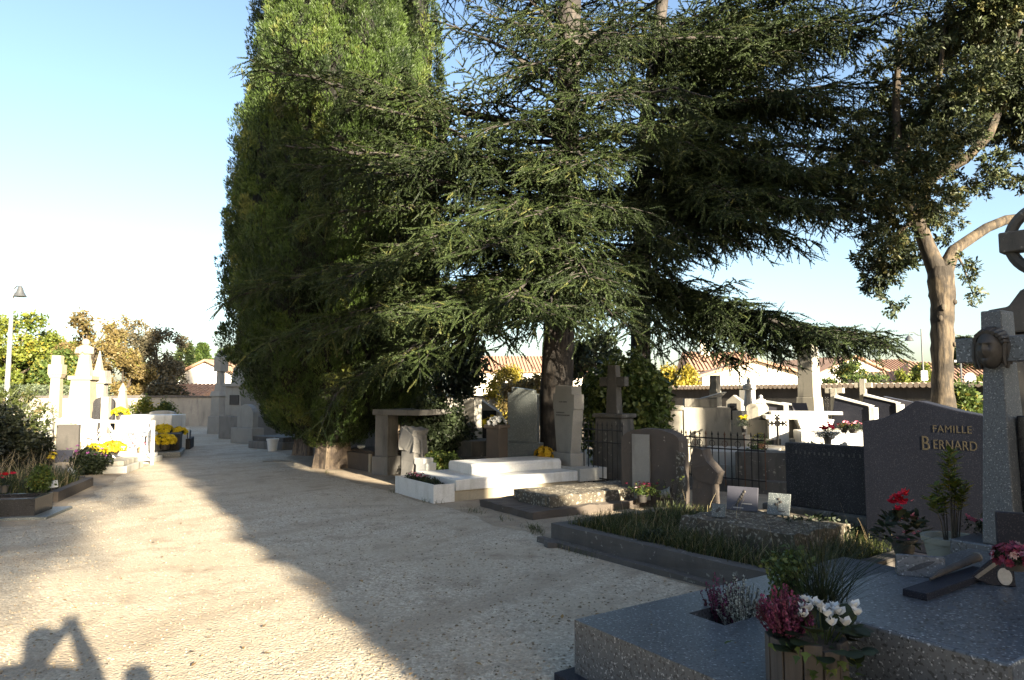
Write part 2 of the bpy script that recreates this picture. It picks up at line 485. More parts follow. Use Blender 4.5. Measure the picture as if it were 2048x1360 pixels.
# ------------------------------------------------------------------ foliage templates
def blades(B, D, L, W, rng, lift=None):
    """thin rhombic leaves: bases B, directions D, lengths L, widths W -> quads"""
    D = D/np.linalg.norm(D, axis=1, keepdims=True)
    r = rng.normal(size=D.shape); S = np.cross(D, r); S /= np.linalg.norm(S, axis=1, keepdims=True)
    L = np.asarray(L)[:, None]; W = np.asarray(W)[:, None]
    q = np.stack([B, B + D*L*.45 + S*W*.5, B + D*L, B + D*L*.45 - S*W*.5], axis=1)
    n = len(B)
    return q.reshape(-1, 3), np.arange(4*n).reshape(n, 4)
def t_flame(n, seed, spread=.30, bw=.075, bl=.30):     # upright flame of scale-leaf sprays, axis x
    rng = np.random.default_rng(seed)
    h = rng.random(n)**.85; a = rng.random(n)*2*np.pi
    r = spread*np.sin(np.pi*(.12 + .80*h))*(.55 + .5*rng.random(n))
    B = np.stack([h*.85, r*np.cos(a), r*np.sin(a)], 1)
    D = np.stack([.9 + .3*rng.random(n), .55*np.cos(a) + .25*rng.normal(size=n), .55*np.sin(a) + .25*rng.normal(size=n)], 1)
    return blades(B, D, bl*(.6 + .7*rng.random(n)), bw*(.7 + .6*rng.random(n)), rng)
def t_shoot(st, per, seed, nl=.10, nw=.032, bend=.13):           # thick bottle-brush cord of needles, axis x, sagging to -z
    rng = np.random.default_rng(seed)
    V = []
    for i in range(st):
        x = (i + .3)/st*.97
        for k in range(per):
            a = 2*np.pi*(k + rng.random()*.7)/per + i*1.1
            l = nl*(.75 + .5*rng.random())*(1 - .45*x)
            b = np.array([x, 0, 0])
            d = np.array([.75 + .4*rng.random(), math.cos(a), math.sin(a)]); d /= np.linalg.norm(d)
            s = np.cross(d, rng.normal(size=3)); s /= np.linalg.norm(s)
            V += [b - s*nw*.5, b + s*nw*.5, b + d*l*1.2]
    for k in range(5):
        a = 2*np.pi*k/5 + .4
        d = np.array([1.5, .45*math.cos(a), .45*math.sin(a)]); d /= np.linalg.norm(d)
        s = np.cross(d, [0.2, .3, 1]); s /= np.linalg.norm(s)
        V += [np.array([.93, 0, 0]) - s*nw*.5, np.array([.93, 0, 0]) + s*nw*.5, np.array([.93, 0, 0]) + d*nl*1.1]
    for a in (0, 1.05, 2.1):
        s = np.array([0, math.cos(a), math.sin(a)])*nl*.38
        V += [-s, s, np.array([1.0, 0, 0])]
    V = np.array(V)
    V[:, 2] -= bend*V[:, 0]**2
    return V, np.arange(len(V)).reshape(-1, 3)
def t_spray(n, seed, bl=.5, bw=.14, fan=.5):           # loose drooping spray, axis x
    rng = np.random.default_rng(seed)
    x = rng.random(n)
    B = np.stack([x*.75, rng.normal(size=n)*.16*(.3 + x), rng.normal(size=n)*.12*(.3 + x)], 1)
    D = np.stack([.8 + .4*rng.random(n), rng.normal(size=n)*fan, rng.normal(size=n)*fan], 1)
    return blades(B, D, bl*(.6 + .7*rng.random(n)), bw*(.6 + .8*rng.random(n)), rng)
def t_leafcluster(n, seed, l=.55, w=.3):               # a knot of broad leaves
    rng = np.random.default_rng(seed)
    D = rng.normal(size=(n, 3)); D /= np.linalg.norm(D, axis=1, keepdims=True)
    B = D*.5*rng.random((n, 1)) + rng.normal(size=(n, 3))*.25
    D2 = D + rng.normal(size=(n, 3))*.8 - np.array([0, 0, .3])
    return blades(B, D2, l*(.6 + .7*rng.random(n)), w*(.7 + .6*rng.random(n)), rng)
FLAME = t_flame(92, 1, .30, .042, .22)
FLAME_M = t_flame(50, 9, .32, .07, .28)
FLAME_F = t_flame(26, 2, .32, .13, .36)
SHOOT = t_shoot(9, 4, 3, .105, .05)
SHOOT_B = t_shoot(8, 4, 4, .11, .06)
SPRAY = t_spray(15, 5)
SPRAY_D = t_spray(18, 7, .42, .17, .7)
KNOT = t_leafcluster(14, 6)

# ------------------------------------------------------------------ trees
def cypress(name, label, loc, prof, nclump, seed, group=None, tpl=FLAME, size=(.2, .42), z0=.55, trunk_r=.34, amp=1.0):
    """prof: list of (z, radius). crown of overlapping upright flames round a dark inner mass"""
    rng = np.random.default_rng(seed)
    root = thing(name, label, 'tree', loc, 0, group)
    zs = np.array([p[0] for p in prof]); rs = np.array([p[1] for p in prof])
    ph = rng.random(6)*6.28
    def lump(az, z):
        return 1 + amp*(.07*np.sin(3*az + ph[0] + .5*z) + .06*np.sin(5*az + ph[1] - .9*z) + .045*np.sin(9*az + ph[2] + 2.1*z) + .035*np.sin(2.9*z + ph[3] + 4*az) + .03*np.sin(17*az + ph[4] - 3.3*z)*np.sin(4.7*z + ph[5]))
    # trunk with flutes
    mb = MB()
    n = 18; vs = []; fs = []
    zz = [0, .12, .35, .7, 1.2, 2.5]
    for i, z in enumerate(zz):
        for k in range(n):
            a = 2*math.pi*k/n
            r = trunk_r*(1.22 - .22*min(1, z/.5))*(1 + .13*math.sin(5*a + seed) + .07*math.sin(9*a + 2*seed)) * (1 if z < 1.3 else .8)
            vs.append((r*math.cos(a), r*math.sin(a), z))
    for j in range(len(zz)-1):
        for k in range(n):
            fs.append((j*n+k, j*n+(k+1) % n, (j+1)*n+(k+1) % n, (j+1)*n+k))
    mb.add(vs, fs)
    part('trunk', mb, M['bark_cy'], root, smooth=True)
    # solid dark core added inside the crown to block light
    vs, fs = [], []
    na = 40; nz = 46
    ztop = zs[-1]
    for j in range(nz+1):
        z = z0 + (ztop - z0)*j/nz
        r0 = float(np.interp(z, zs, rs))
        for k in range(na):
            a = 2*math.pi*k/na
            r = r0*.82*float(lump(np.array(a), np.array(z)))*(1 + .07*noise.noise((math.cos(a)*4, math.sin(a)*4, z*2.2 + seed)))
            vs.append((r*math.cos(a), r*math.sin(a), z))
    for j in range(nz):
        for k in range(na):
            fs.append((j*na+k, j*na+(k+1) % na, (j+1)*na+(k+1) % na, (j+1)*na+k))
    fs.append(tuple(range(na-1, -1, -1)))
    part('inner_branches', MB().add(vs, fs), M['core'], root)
    # flames spread evenly over the surface
    dens = np.interp(np.linspace(zs[0], ztop, 400), zs, rs)
    cdf = np.cumsum(dens); cdf /= cdf[-1]
    z = np.interp(rng.random(nclump), cdf, np.linspace(zs[0], ztop, 400))
    az = rng.random(nclump)*2*np.pi
    r = np.interp(z, zs, rs)*lump(az, z)*(.84 + .13*rng.random(nclump))
    npl = max(60, nclump//13)
    pz = np.interp(rng.random(npl), cdf, np.linspace(zs[0], ztop, 400)); pa = rng.random(npl)*2*np.pi
    rad_ = np.interp(z, zs, rs)
    da = (az[:, None] - pa[None] + np.pi) % (2*np.pi) - np.pi
    dd = np.sqrt((da*rad_[:, None]/.30)**2 + ((z[:, None] - pz[None])/.55)**2)
    near = dd.argmin(1); dn_ = dd[np.arange(nclump), near]
    r = r + .17*np.clip(1 - dn_**2*.8, -.6, 1)*np.clip(rad_, .2, 1)
    ptint = rng.normal(size=npl)*.16
    P = np.stack([r*np.cos(az), r*np.sin(az), z - .12], 1)
    out = np.stack([np.cos(az), np.sin(az), np.zeros(nclump)], 1)
    D = out*(.17 + .16*rng.random((nclump, 1))) + np.array([0, 0, 1.0]) + rng.normal(size=(nclump, 3))*.13
    S = size[0] + (size[1] - size[0])*rng.random(nclump)
    tint = np.clip(.45 + .28*np.sin(3*az + 1.1*z) * np.sin(1.9*z + ph[4]) + ptint[near] + .16*rng.normal(size=nclump), 0, 1)
    V, F, T = stamp(tpl[0], tpl[1], P, frames(D, rng.random(nclump)*6.28, np.tile(out, 1)), S, tint)
    o = np_mesh('crown', V, F, M['cypress'], T); o.parent = root
    return root

def bez(p0, p1, p2, t):
    return p0*(1-t)**2 + p1*2*t*(1-t) + p2*t*t

def cedar(name, label, base, trunk, rad, limbs, seed, dens=1.0, tpl=SHOOT, group=None):
    """trunk: world points; limbs: (height on trunk, world tip, rise, droop)"""
    rng = np.random.default_rng(seed); rnd = random.Random(seed)
    base = Vector(base)
    root = thing(name, label, 'tree', base, 0, group)
    tp = [Vector(p) - base for p in trunk]
    part('trunk', MB().tube(tp, rad, 14), M['bark_ce'], root, smooth=True, wear=.03, cuts=0)
    hz = [p.z for p in tp]
    def on_trunk(h):
        for i in range(len(tp)-1):
            if hz[i] <= h <= hz[i+1]:
                k = (h - hz[i])/(hz[i+1] - hz[i])
                return tp[i].lerp(tp[i+1], k), rad[i] + (rad[i+1] - rad[i])*k
        return tp[-1].copy(), rad[-1]
    SP_, SD, SL, ST = [], [], [], []
    Z = Vector((0, 0, 1))
    for (h, tip, rise, dn) in limbs:
        p0, tr = on_trunk(h)
        p2 = Vector(tip) - base
        ln = (p2 - p0).length
        p1 = p0*.5 + p2*.5 + Z*rise
        wood = MB()
        nseg = max(5, int(ln/.45))
        r0 = min(.018 + .011*ln, tr*.38)
        pts, rr = [], []
        for i in range(nseg+1):
            t = i/nseg
            q = bez(p0, p1, p2, t)
            if 0 < i < nseg: q = q + Vector((rnd.gauss(0, .035), rnd.gauss(0, .035), rnd.gauss(0, .035)))
            pts.append(q); rr.append(r0*(1 - .88*t) + .005)
        wood.tube(pts, rr, 7)
        step = .23/dens/dn
        k = 0; s = max(.45, ln*.12)
        side = 1
        lt = rnd.random()
        while s < ln*.985:
            t = s/ln
            q = bez(p0, p1, p2, t); tg = (bez(p0, p1, p2, min(1, t+.05)) - bez(p0, p1, p2, max(0, t-.05))).normalized()
            hor = Vector((tg.x, tg.y, 0)); hor = hor.normalized() if hor.length > .05 else Vector((1, 0, 0))
            sd = Vector((-hor.y, hor.x, 0))*side
            ang = R(rnd.uniform(38, 68))
            d = (tg*math.cos(ang) + sd*math.sin(ang) + Z*rnd.uniform(-.22, .24)).normalized()
            L2 = min(1.9, .46*ln)*(1.05 - .66*t)*rnd.uniform(.6, 1.15)
            e2 = q + d*L2 - Z*L2*rnd.uniform(.0, .24)
            m2 = q + d*L2*.5 + Z*L2*.04
            if L2 > .45:
                wood.tube([q, bez(q, m2, e2, .5), e2], [max(.006, .010*L2+.004), .007, .003], 4)
            n3 = max(2, int(L2/.115*dens*dn))
            for j in range(n3):
                u = (j + .6)/n3
                b = bez(q, m2, e2, u)
                tg2 = (bez(q, m2, e2, min(1, u+.1)) - bez(q, m2, e2, max(0, u-.1))).normalized()
                sd2 = Vector((-tg2.y, tg2.x, 0)); sd2 = sd2.normalized() if sd2.length > .05 else Vector((1, 0, 0))
                a3 = R(rnd.uniform(22, 60))*(1 if j % 2 else -1)
                d3 = (tg2*math.cos(a3) + sd2*math.sin(a3) + Z*(rnd.uniform(-.35, .28) if rnd.random() < .78 else rnd.uniform(-1.4, -.5))).normalized()
                L3 = rnd.uniform(.24, .62)*(1.12 - .45*u)
                tn = lt*.35 + rnd.random()*.5
                SP_.append(b); SD.append(d3); SL.append(L3); ST.append(tn)
                for kk in range(int(L3/.19)):
                    v = .2 + .6*rnd.random()
                    d4 = d3*.85 + Vector((rnd.gauss(0, .5), rnd.gauss(0, .5), rnd.gauss(-.1, .3)))
                    SP_.append(b + d3*(L3*v) - Z*(.22*L3*v*v)); SD.append(d4); SL.append(rnd.uniform(.16, .32)); ST.append(tn + rnd.uniform(-.1, .25))
            SP_.append(e2 - d*.05); SD.append(d + Z*rnd.uniform(-.4, .1)); SL.append(rnd.uniform(.22, .36)); ST.append(rnd.random())
            # shoots straight on the limb
            if t > .3:
                for _ in range(2):
                    dd = Vector((rnd.gauss(0, 1), rnd.gauss(0, 1), rnd.gauss(-.25, .7))) + tg*.9
                    SP_.append(q); SD.append(dd); SL.append(rnd.uniform(.12, .28)); ST.append(rnd.random())
            side = -side; s += step*rnd.uniform(.7, 1.3)*.62; k += 1
        for _ in range(3):
            SP_.append(p2 - tg*.1); SD.append(tg + Vector((rnd.gauss(0, .35), rnd.gauss(0, .35), rnd.gauss(-.1, .25)))); SL.append(rnd.uniform(.25, .42)); ST.append(rnd.random())
        part('limb', wood, M['bark_ce'], root, smooth=True)
    P = np.array([tuple(p) for p in SP_]); D = np.array([tuple(d) for d in SD])
    SLn = np.array(SL); S3 = np.stack([SLn, .5*SLn + .17, .5*SLn + .17], 1)
    V, F, T = stamp(tpl[0], tpl[1], P, frames(D, rng.normal(size=len(P))*.35), S3, np.clip(np.array(ST), 0, 1))
    o = np_mesh('crown', V, F, M['cedar'], T); o.parent = root
    open('/tmp/shoots.txt', 'a').write('%s %d\n' % (name, len(P)))
    return root

def blobs_foliage(blobs, base, per, tpl, size, rng, down=.35, shell=.55, tvar=.25, flat=.75):
    P, D, S, T = [], [], [], []
    for (c, r) in blobs:
        n = max(4, int(per*r*r))
        d = rng.normal(size=(n, 3)); d /= np.linalg.norm(d, axis=1, keepdims=True)
        rr = r*(shell + (1 - shell)*rng.random((n, 1)))
        P.append(np.array(tuple(Vector(c) - base)) + d*rr*np.array([1, 1, flat]))
        D.append(d*.8 + rng.normal(size=(n, 3))*.55 + np.array([0, 0, -down]))
        S.append(size*(.65 + .7*rng.random(n)))
        T.append(np.clip(.35 + .3*rng.random() + tvar*rng.normal(size=n), 0, 1))
    P = np.concatenate(P); D = np.concatenate(D); S = np.concatenate(S); T = np.concatenate(T)
    return stamp(tpl[0], tpl[1], P, frames(D, rng.random(len(P))*6.28), S, T)

def broad_tree(name, label, base, height, spread, mat, seed, tpl=KNOT, leaf_size=.42, per=34, low=.25, group=None, nb=26, cat='tree', trunk_r=None, flat=.8, bk='bark_ju', shell=.35):
    rng = np.random.default_rng(seed); rnd = random.Random(seed)
    base = Vector(base)
    root = thing(name, label, cat, base, rnd.uniform(0, 6.28) if False else 0, group)
    tr = trunk_r or .022*height + .05
    th = height*(low + .25)
    part('trunk', MB().tube([(0, 0, -.05), (.02, .03, th*.5), (rnd.gauss(0, .1), rnd.gauss(0, .1), th)], [tr*1.25, tr, tr*.75], 9), M[bk], root, smooth=True)
    blobs = []
    cz = height*(low + (1-low)*.5)
    hz = height*(1-low)*.5
    for i in range(nb):
        d = Vector((rnd.gauss(0, 1), rnd.gauss(0, 1), rnd.gauss(0, 1))).normalized()
        k = rnd.uniform(.45, .86)
        c = Vector((d.x*spread*k, d.y*spread*k, cz + d.z*hz*k*1.02))
        blobs.append((c + base, spread*rnd.uniform(.2, .36)))
        if i < 9:
            part('limb', MB().tube([(0, 0, th*rnd.uniform(.6, .95)), c*.5 + Vector((0, 0, cz*.42)), c], [tr*.5, tr*.28, .015], 6), M[bk], root, smooth=True)
    V, F, T = blobs_foliage(blobs, base, per/ (leaf_size**2) , tpl, leaf_size, rng, .2, shell, .28, flat)
    o = np_mesh('crown', V, F, mat, T); o.parent = root
    return root

def shrub(name, label, base, rx, ry, h, mat, seed, size=.16, n=700, tpl=KNOT, cat='shrub', group=None, stems=5, stem_m='bark_ju', up=.4, z0=.06):
    rng = np.random.default_rng(seed); rnd = random.Random(seed)
    root = thing(name, label, cat, base, 0, group)
    mb = MB()
    for i in range(stems):
        a = rnd.uniform(0, 6.28); k = rnd.uniform(.3, .8)
        e = Vector((rx*k*math.cos(a), ry*k*math.sin(a), h*rnd.uniform(.5, .9)))
        mb.tube([(e.x*.15, e.y*.15, 0), e*.5 + Vector((0, 0, h*.08)), e], [.012 + .012*h, .008 + .006*h, .004], 5)
    part('stems', mb, M[stem_m], root, smooth=True)
    d = rng.normal(size=(n, 3)); d /= np.linalg.norm(d, axis=1, keepdims=True)
    k = .45 + .55*rng.random((n, 1))**.6
    lum = 1 + .18*np.sin(3*np.arctan2(d[:, 1], d[:, 0]) + seed) [:, None] + .1*np.sin(7*d[:, 2:3] + seed)
    P = d*k*lum*np.array([rx, ry, h*.5]) + np.array([0, 0, h*.52])
    P[:, 2] = np.maximum(P[:, 2], z0)
    D = d*.7 + rng.normal(size=(n, 3))*.5 + np.array([0, 0, up])
    V, F, T = stamp(tpl[0], tpl[1], P, frames(D, rng.random(n)*6.28), size*(.6 + .8*rng.random(n)), np.clip(.5 + .3*rng.normal(size=n), 0, 1))
    o = np_mesh('foliage', V, F, mat, T); o.parent = root
    return root

def conifer(name, label, base, h, r, seed, mat='cedar', group=None, col=False):
    """far-off small conifer, tiers of sprays"""
    rng = np.random.default_rng(seed)
    root = thing(name, label, 'tree', base, 0, group)
    part('trunk', MB().tube([(0, 0, 0), (0, 0, h*.6), (0, 0, h*.97)], [.03*h*.6+.04, .05, .01], 7), M['bark_ce'], root, smooth=True)
    n = int(900)
    t = rng.random(n)**.8
    az = rng.random(n)*6.28
    if col: rad = r*np.sin(np.pi*np.clip(.12 + .88*t, 0, 1))**.6*(1 - .2*t)
    else: rad = r*(1 - t)*(.7 + .3*np.abs(np.sin(t*18)))
    k = .3 + .7*rng.random(n)**.5
    P = np.stack([rad*k*np.cos(az), rad*k*np.sin(az), h*(.06 + .93*t)], 1)
    D = np.stack([np.cos(az), np.sin(az), (1.6 if col else -.1) + 0*az], 1) + rng.normal(size=(n, 3))*.25
    V, F, T = stamp(SPRAY[0], SPRAY[1], P, frames(D, rng.random(n)*6.28), h*.085*(.7 + .6*rng.random(n)), np.clip(.4 + .3*rng.normal(size=n), 0, 1))
    o = np_mesh('crown', V, F, M[mat], T); o.parent = root
    return root

# ------------------------------------------------------------------ small plants and flowers
def rosettes(root, name, P, size, mat, rng, petals=7, open_=.9, up=None):
    """one mesh of many flower heads"""
    n = len(P)
    a = np.arange(petals)*2*np.pi/petals
    TV, TF = [], []
    for i in range(petals):
        d = np.array([math.cos(a[i])*open_, math.sin(a[i])*open_, .45]); s = np.array([-math.sin(a[i]), math.cos(a[i]), 0])
        b = np.zeros(3)
        o = len(TV)
        TV += [b, d*.55 + s*.3, d*1.0, d*.55 - s*.3]; TF.append([o, o+1, o+2, o+3])
    TV = np.array(TV)[:, [2, 0, 1]]; TF = np.array(TF)
    D = np.tile(np.array([[0, 0, 1.0]]), (n, 1)) if up is None else up
    D = D + rng.normal(size=(n, 3))*.35
    V, F, T = stamp(TV, TF, P, frames(D, rng.random(n)*6.28), size*(.75 + .5*rng.random(n)), rng.random(n))
    o = np_mesh(name, V, F, mat, T); o.parent = root
    return o
def dome_pts(n, r, h, rng, z0=0):
    d = rng.normal(size=(n, 3)); d[:, 2] = np.abs(d[:, 2]); d /= np.linalg.norm(d, axis=1, keepdims=True)
    return d*np.array([r, r, h])*(.88 + .14*rng.random((n, 1))) + np.array([0, 0, z0]), d
def pot_mesh(r, h, rim=.012):
    return MB().lathe([(r*.72, 0), (r*.95, h*.86), (r*.95 + rim, h*.86), (r*.98 + rim, h), (r*.88, h), (r*.84, h*.86)], 20)
def mum(name, label, loc, r, petal, seed, pot='pot_dark', ph=.16, bloom=.045, n=150, cat='flowers', group=None, foliage='lf_dark', hh=.75):
    """pot of chrysanthemums: pot, leafy cushion, flower heads"""
    rng = np.random.default_rng(seed)
    root = thing(name, label, cat, loc, 0, group)
    if pot:
        part('pot', pot_mesh(r*.55, ph), M[pot], root, smooth=True)
    else: ph = 0
    nl = 160
    P, d = dome_pts(nl, r*.86, r*hh*.86, rng, ph*.9)
    V, F, T = stamp(KNOT[0], KNOT[1], P*np.array([1, 1, 1]), frames(d + rng.normal(size=(nl, 3))*.5), np.full(nl, r*.22), rng.random(nl))
    o = np_mesh('leaves', V, F, M[foliage], T); o.parent = root
    P, d = dome_pts(n, r, r*hh, rng, ph*.9)
    rosettes(root, 'blooms', P, bloom, M[petal], rng, 8, .9, d)
    return root
def bouquet(name, label, loc, h, petal, seed, pot='pot_dark', n=14, bloom=.06, spread=.13, group=None, leafm='lf_dark', cat='flowers'):
    rng = np.random.default_rng(seed); rnd = random.Random(seed)
    root = thing(name, label, cat, loc, 0, group)
    ph = h*.4
    part('pot', pot_mesh(spread*.55, ph), M[pot], root, smooth=True)
    P = np.stack([rng.normal(size=n)*spread*.6, rng.normal(size=n)*spread*.6, h*(.72 + .3*rng.random(n))], 1)
    nl = 60
    PL = np.stack([rng.normal(size=nl)*spread*.6, rng.normal(size=nl)*spread*.6, ph + (h*.85 - ph)*rng.random(nl)], 1)
    V, F, T = stamp(KNOT[0], KNOT[1], PL, frames(rng.normal(size=(nl, 3))), np.full(nl, spread*.35), rng.random(nl))
    o = np_mesh('leaves', V, F, M[leafm], T); o.parent = root
    rosettes(root, 'blooms', P, bloom, M[petal], rng, 9, .8)
    return root
def blade_patch(name, pts, h, wid, mat, rng, lean=.35, kind=None, label=None, cat=None, parent=None, seg=2):
    """grass: curved tapering blades rooted at pts (N,3)"""
    n = len(pts)
    az = rng.random(n)*6.28
    L = h*(.45 + .75*rng.random(n))
    ln = lean*(.2 + 1.3*rng.random(n))
    out = np.stack([np.cos(az), np.sin(az), 0*az], 1); sd = np.stack([-np.sin(az + .6), np.cos(az + .6), 0*az], 1)
    rows = []
    for i in range(seg+1):
        t = i/seg
        c = pts + out*(L*ln*t*t)[:, None] + np.array([0, 0, 1.0])*(L*t*(1 - .25*ln*t))[:, None]
        ww = (wid*(1 - t*.92)*(.7 + .6*rng.random(n)))[:, None] if i == 0 else ww*(1 - .45*t)
        rows += [c - sd*ww*.5, c + sd*ww*.5]
    V = np.stack(rows, 1).reshape(-1, 3)
    k = 2*(seg+1)
    f = np.array([[2*i, 2*i+1, 2*i+3, 2*i+2] for i in range(seg)])
    F = (f[None] + (np.arange(n)*k)[:, None, None]).reshape(-1, 4)
    T = np.repeat(np.clip(.42 + .42*rng.normal(size=n), 0, 1), k)
    o = np_mesh(name, V, F, mat, T)
    if kind: o["kind"] = kind
    if parent: o.parent = parent
    if label: tag(o, label, cat)
    return o
# ------------------------------------------------------------------ ground
RNG2 = np.random.default_rng(21)
def loc(o, rz, x, y, z=0.0):
    c, s = math.cos(rz), math.sin(rz)
    return Vector((o[0] + x*c - y*s, o[1] + x*s + y*c, z))
mb = MB()
S_ = 900.0
mb.add([(-S_, -S_, 0), (S_, -S_, 0), (S_, S_, 0), (-S_, S_, 0)], [(0, 1, 2, 3)])
struct('ground', mb, M['gravel'])

def strip(name, poly, z, mat, seed, jag=.12):
    """ragged-edged earth sheet"""
    rnd = random.Random(seed)
    pts = []
    n = len(poly)
    for i in range(n):
        a, b = Vector(poly[i]).to_2d(), Vector(poly[(i+1) % n]).to_2d()
        k = max(1, int((b-a).length/.22))
        for j in range(k):
            p = a.lerp(b, j/k)
            q = Vector((p.x*1.6, p.y*1.6, seed))
            pts.append((p.x + noise.noise(q)*jag + rnd.gauss(0, jag*.12), p.y + noise.noise(q + Vector((9, 9, 9)))*jag + rnd.gauss(0, jag*.12)))
    mb = MB()
    mb.add([(x, y, z) for x, y in pts], [tuple(range(len(pts)))])
    o = struct(name, mb, mat)
    bm = bmesh.new(); bm.from_mesh(o.data); bmesh.ops.triangulate(bm, faces=bm.faces[:]); bm.to_mesh(o.data); bm.free()
    return o
strip('earth_border', [gz(1420, 1185), gz(1090, 1075), gz(900, 1018), gz(780, 985), gz(640, 945), gz(560, 905), gz(520, 880), gz(700, 850), gz(1300, 850), gz(1500, 870), gz(2300, 900), gz(2600, 1200)], .004, M['earth'], 3, .16)
strip('earth_bed', [gz(-200, 1060), gz(60, 1050), gz(125, 1012), gz(190, 990), gz(240, 950), gz(320, 920), gz(250, 880), gz(-200, 880)], .004, M['earth'], 5, .14)

# loose stones on the path
def pebbles():
    rng = RNG2
    n = 11000
    Y = 2.2 + 9*rng.random(n)**1.5
    X = -Y*.78 + rng.random(n)*Y*1.25
    keep = (X*.8 + Y*.6) < 4.55
    X, Y = X[keep], Y[keep]; n = len(X)
    t = (1 + 5**.5)/2
    iv = np.array([(0, 0, 1), (.9, 0, .3), (.28, .86, .3), (-.73, .53, .3), (-.73, -.53, .3), (.28, -.86, .3), (.7, .5, -.4), (-.27, .83, -.4), (-.9, 0, -.4), (-.27, -.83, -.4), (.7, -.5, -.4)], float)
    f = np.array([(0,1,2),(0,2,3),(0,3,4),(0,4,5),(0,5,1),(1,6,2),(2,7,3),(3,8,4),(4,9,5),(5,10,1),(2,6,7),(3,7,8),(4,8,9),(5,9,10),(1,10,6)])
    D = np.stack([rng.normal(size=n), rng.normal(size=n), np.zeros(n)], 1)
    s = .0045 + .006*rng.random(n)**2
    S = np.stack([s*(1 + .6*rng.random(n)), s, s*(.55 + .3*rng.random(n))], 1)
    V, F, T = stamp(iv, f, np.stack([X, Y, s*.25], 1), frames(D), S, rng.random(n)**1.3)
    o = np_mesh('gravel_stones', V, F, M['pebble'], T); o['kind'] = 'stuff'
    tag(o, 'loose pale gravel stones scattered over the cemetery path', 'gravel')
pebbles()
def litter():
    rng = RNG2
    n = 420
    Y = 2.6 + 13*rng.random(n)**1.3
    X = -Y*.75 + rng.random(n)*Y*1.4
    keep = (X*.8 + Y*.6) < 5.0
    X, Y = X[keep], Y[keep]; n = len(X)
    B = np.stack([X, Y, np.full(n, .014)], 1)
    D = np.stack([rng.normal(size=n), rng.normal(size=n), .25*rng.random(n)], 1)
    s = .018 + .035*rng.random(n)**2
    TV = np.array([(0,0,0), (.5,.28,.1), (1,0,.02), (.5,-.28,.12)], float); TF = np.array([[0,1,2,3]])
    V, F, T = stamp(TV, TF, B, frames(D), s, rng.random(n))
    o = np_mesh('fallen_leaves', V, F, M['litter'], T); o['kind'] = 'stuff'
    tag(o, 'dry brown leaves strewn over the gravel path', 'leaves')
litter()
def slab_litter():
    rng = np.random.default_rng(77)
    L = []
    for i in range(70): L.append(tuple(loc((.34, 3.87, 0), R(-56), .02 + .9*rng.random(), .05 + 2.4*rng.random(), .336)))
    for i in range(26): L.append(tuple(loc((.34, 3.87, 0), R(-56), .98 + .85*rng.random(), .55 + 1.9*rng.random(), .586)))
    L = np.array(L); n = len(L)
    D = np.stack([rng.normal(size=n), rng.normal(size=n), .12*rng.random(n)], 1)
    TV = np.array([(0,0,0), (.5,.22,.1), (1,0,.02), (.5,-.22,.12)], float)
    V, F, T = stamp(TV, np.array([[0,1,2,3]]), L, frames(D), .008 + .022*rng.random(n)**2, rng.random(n))
    o = np_mesh('fallen_leaves', V, F, M['litter'], T); o['kind'] = 'stuff'
    tag(o, 'small dry leaves and needles lying on the granite tomb', 'leaves')
slab_litter()

# ------------------------------------------------------------------ big trees
d0 = gz(672, 930)
F_POS = (at(668, 930, 15.0).x, 15.0, 0)
cyp_prof = [(.55, .45), (.8, .85), (1.25, 1.4), (2.0, 1.75), (3.5, 1.95), (6, 1.95), (8.5, 1.70), (11, 1.38), (14, .98), (16.5, .6), (18.2, .08)]
cypress('cypress_tree', 'huge cypress with sunlit green upper crown and thick fluted trunk beside the path', F_POS, cyp_prof, 10500, 3)
cyp_prof2 = [(.5, .5), (.9, .95), (1.6, 1.5), (2.6, 1.85), (4.5, 1.98), (7, 1.93), (9.5, 1.75), (12, 1.45), (15, 1.0), (17.6, .08)]
cypress('cypress_tree', 'shaded dark cypress standing just behind the big sunlit one, on its left', (at(618, 900, 18.2).x, 18.2, 0), cyp_prof2, 6000, 8, tpl=FLAME_M)
cypress('cypress_tree', 'dark cypress right of the sunlit one, half hidden by cedar boughs', (at(790, 900, 18.8).x, 18.8, 0), [(.8, .4), (1.4, .8), (2.2, 1.1), (4, 1.2), (7, 1.2), (10, 1.05), (13, .9), (16, .1)], 3000, 15, tpl=FLAME_M)

# first cedar: behind the white headstone
T1 = 13.2
tr1 = [at(1118, 950, T1), at(1112, 800, T1), at(1120, 600, T1), at(1128, 400, T1), at(1136, 200, T1), at(1140, 0, T1), at(1142, -300, T1), at(1142, -560, T1)]
tr1[0].z = 0
L1 = []
def lim(h, px, py, Y, rise=.5, dn=1.0): return (h, at(px, py, Y), rise, dn)
L1 += [lim(6.6, 520, 140, 12.6, .1, 1.0), lim(5.6, 600, 340, 11.8, .5, .8), lim(5.4, 560, 290, 12.6, .4, .8), lim(4.8, 640, 430, 11.4, .5, .9), lim(4.2, 480, 590, 12.3, .7), lim(3.6, 540, 690, 11.8, .7),
       lim(4.6, 680, 560, 11.0, .5, .9), lim(3.5, 660, 800, 11.8, .9, .8), lim(4.9, 700, 350, 10.9, .5), lim(5.6, 700, 200, 12.0, .4, .7), lim(3.8, 690, 660, 10.9, .5),
       lim(4.6, 850, 480, 10.2, .5), lim(4.0, 830, 640, 10.4, .5), lim(3.5, 790, 730, 10.8, .5, .9), lim(5.4, 860, 300, 10.8, .4)]
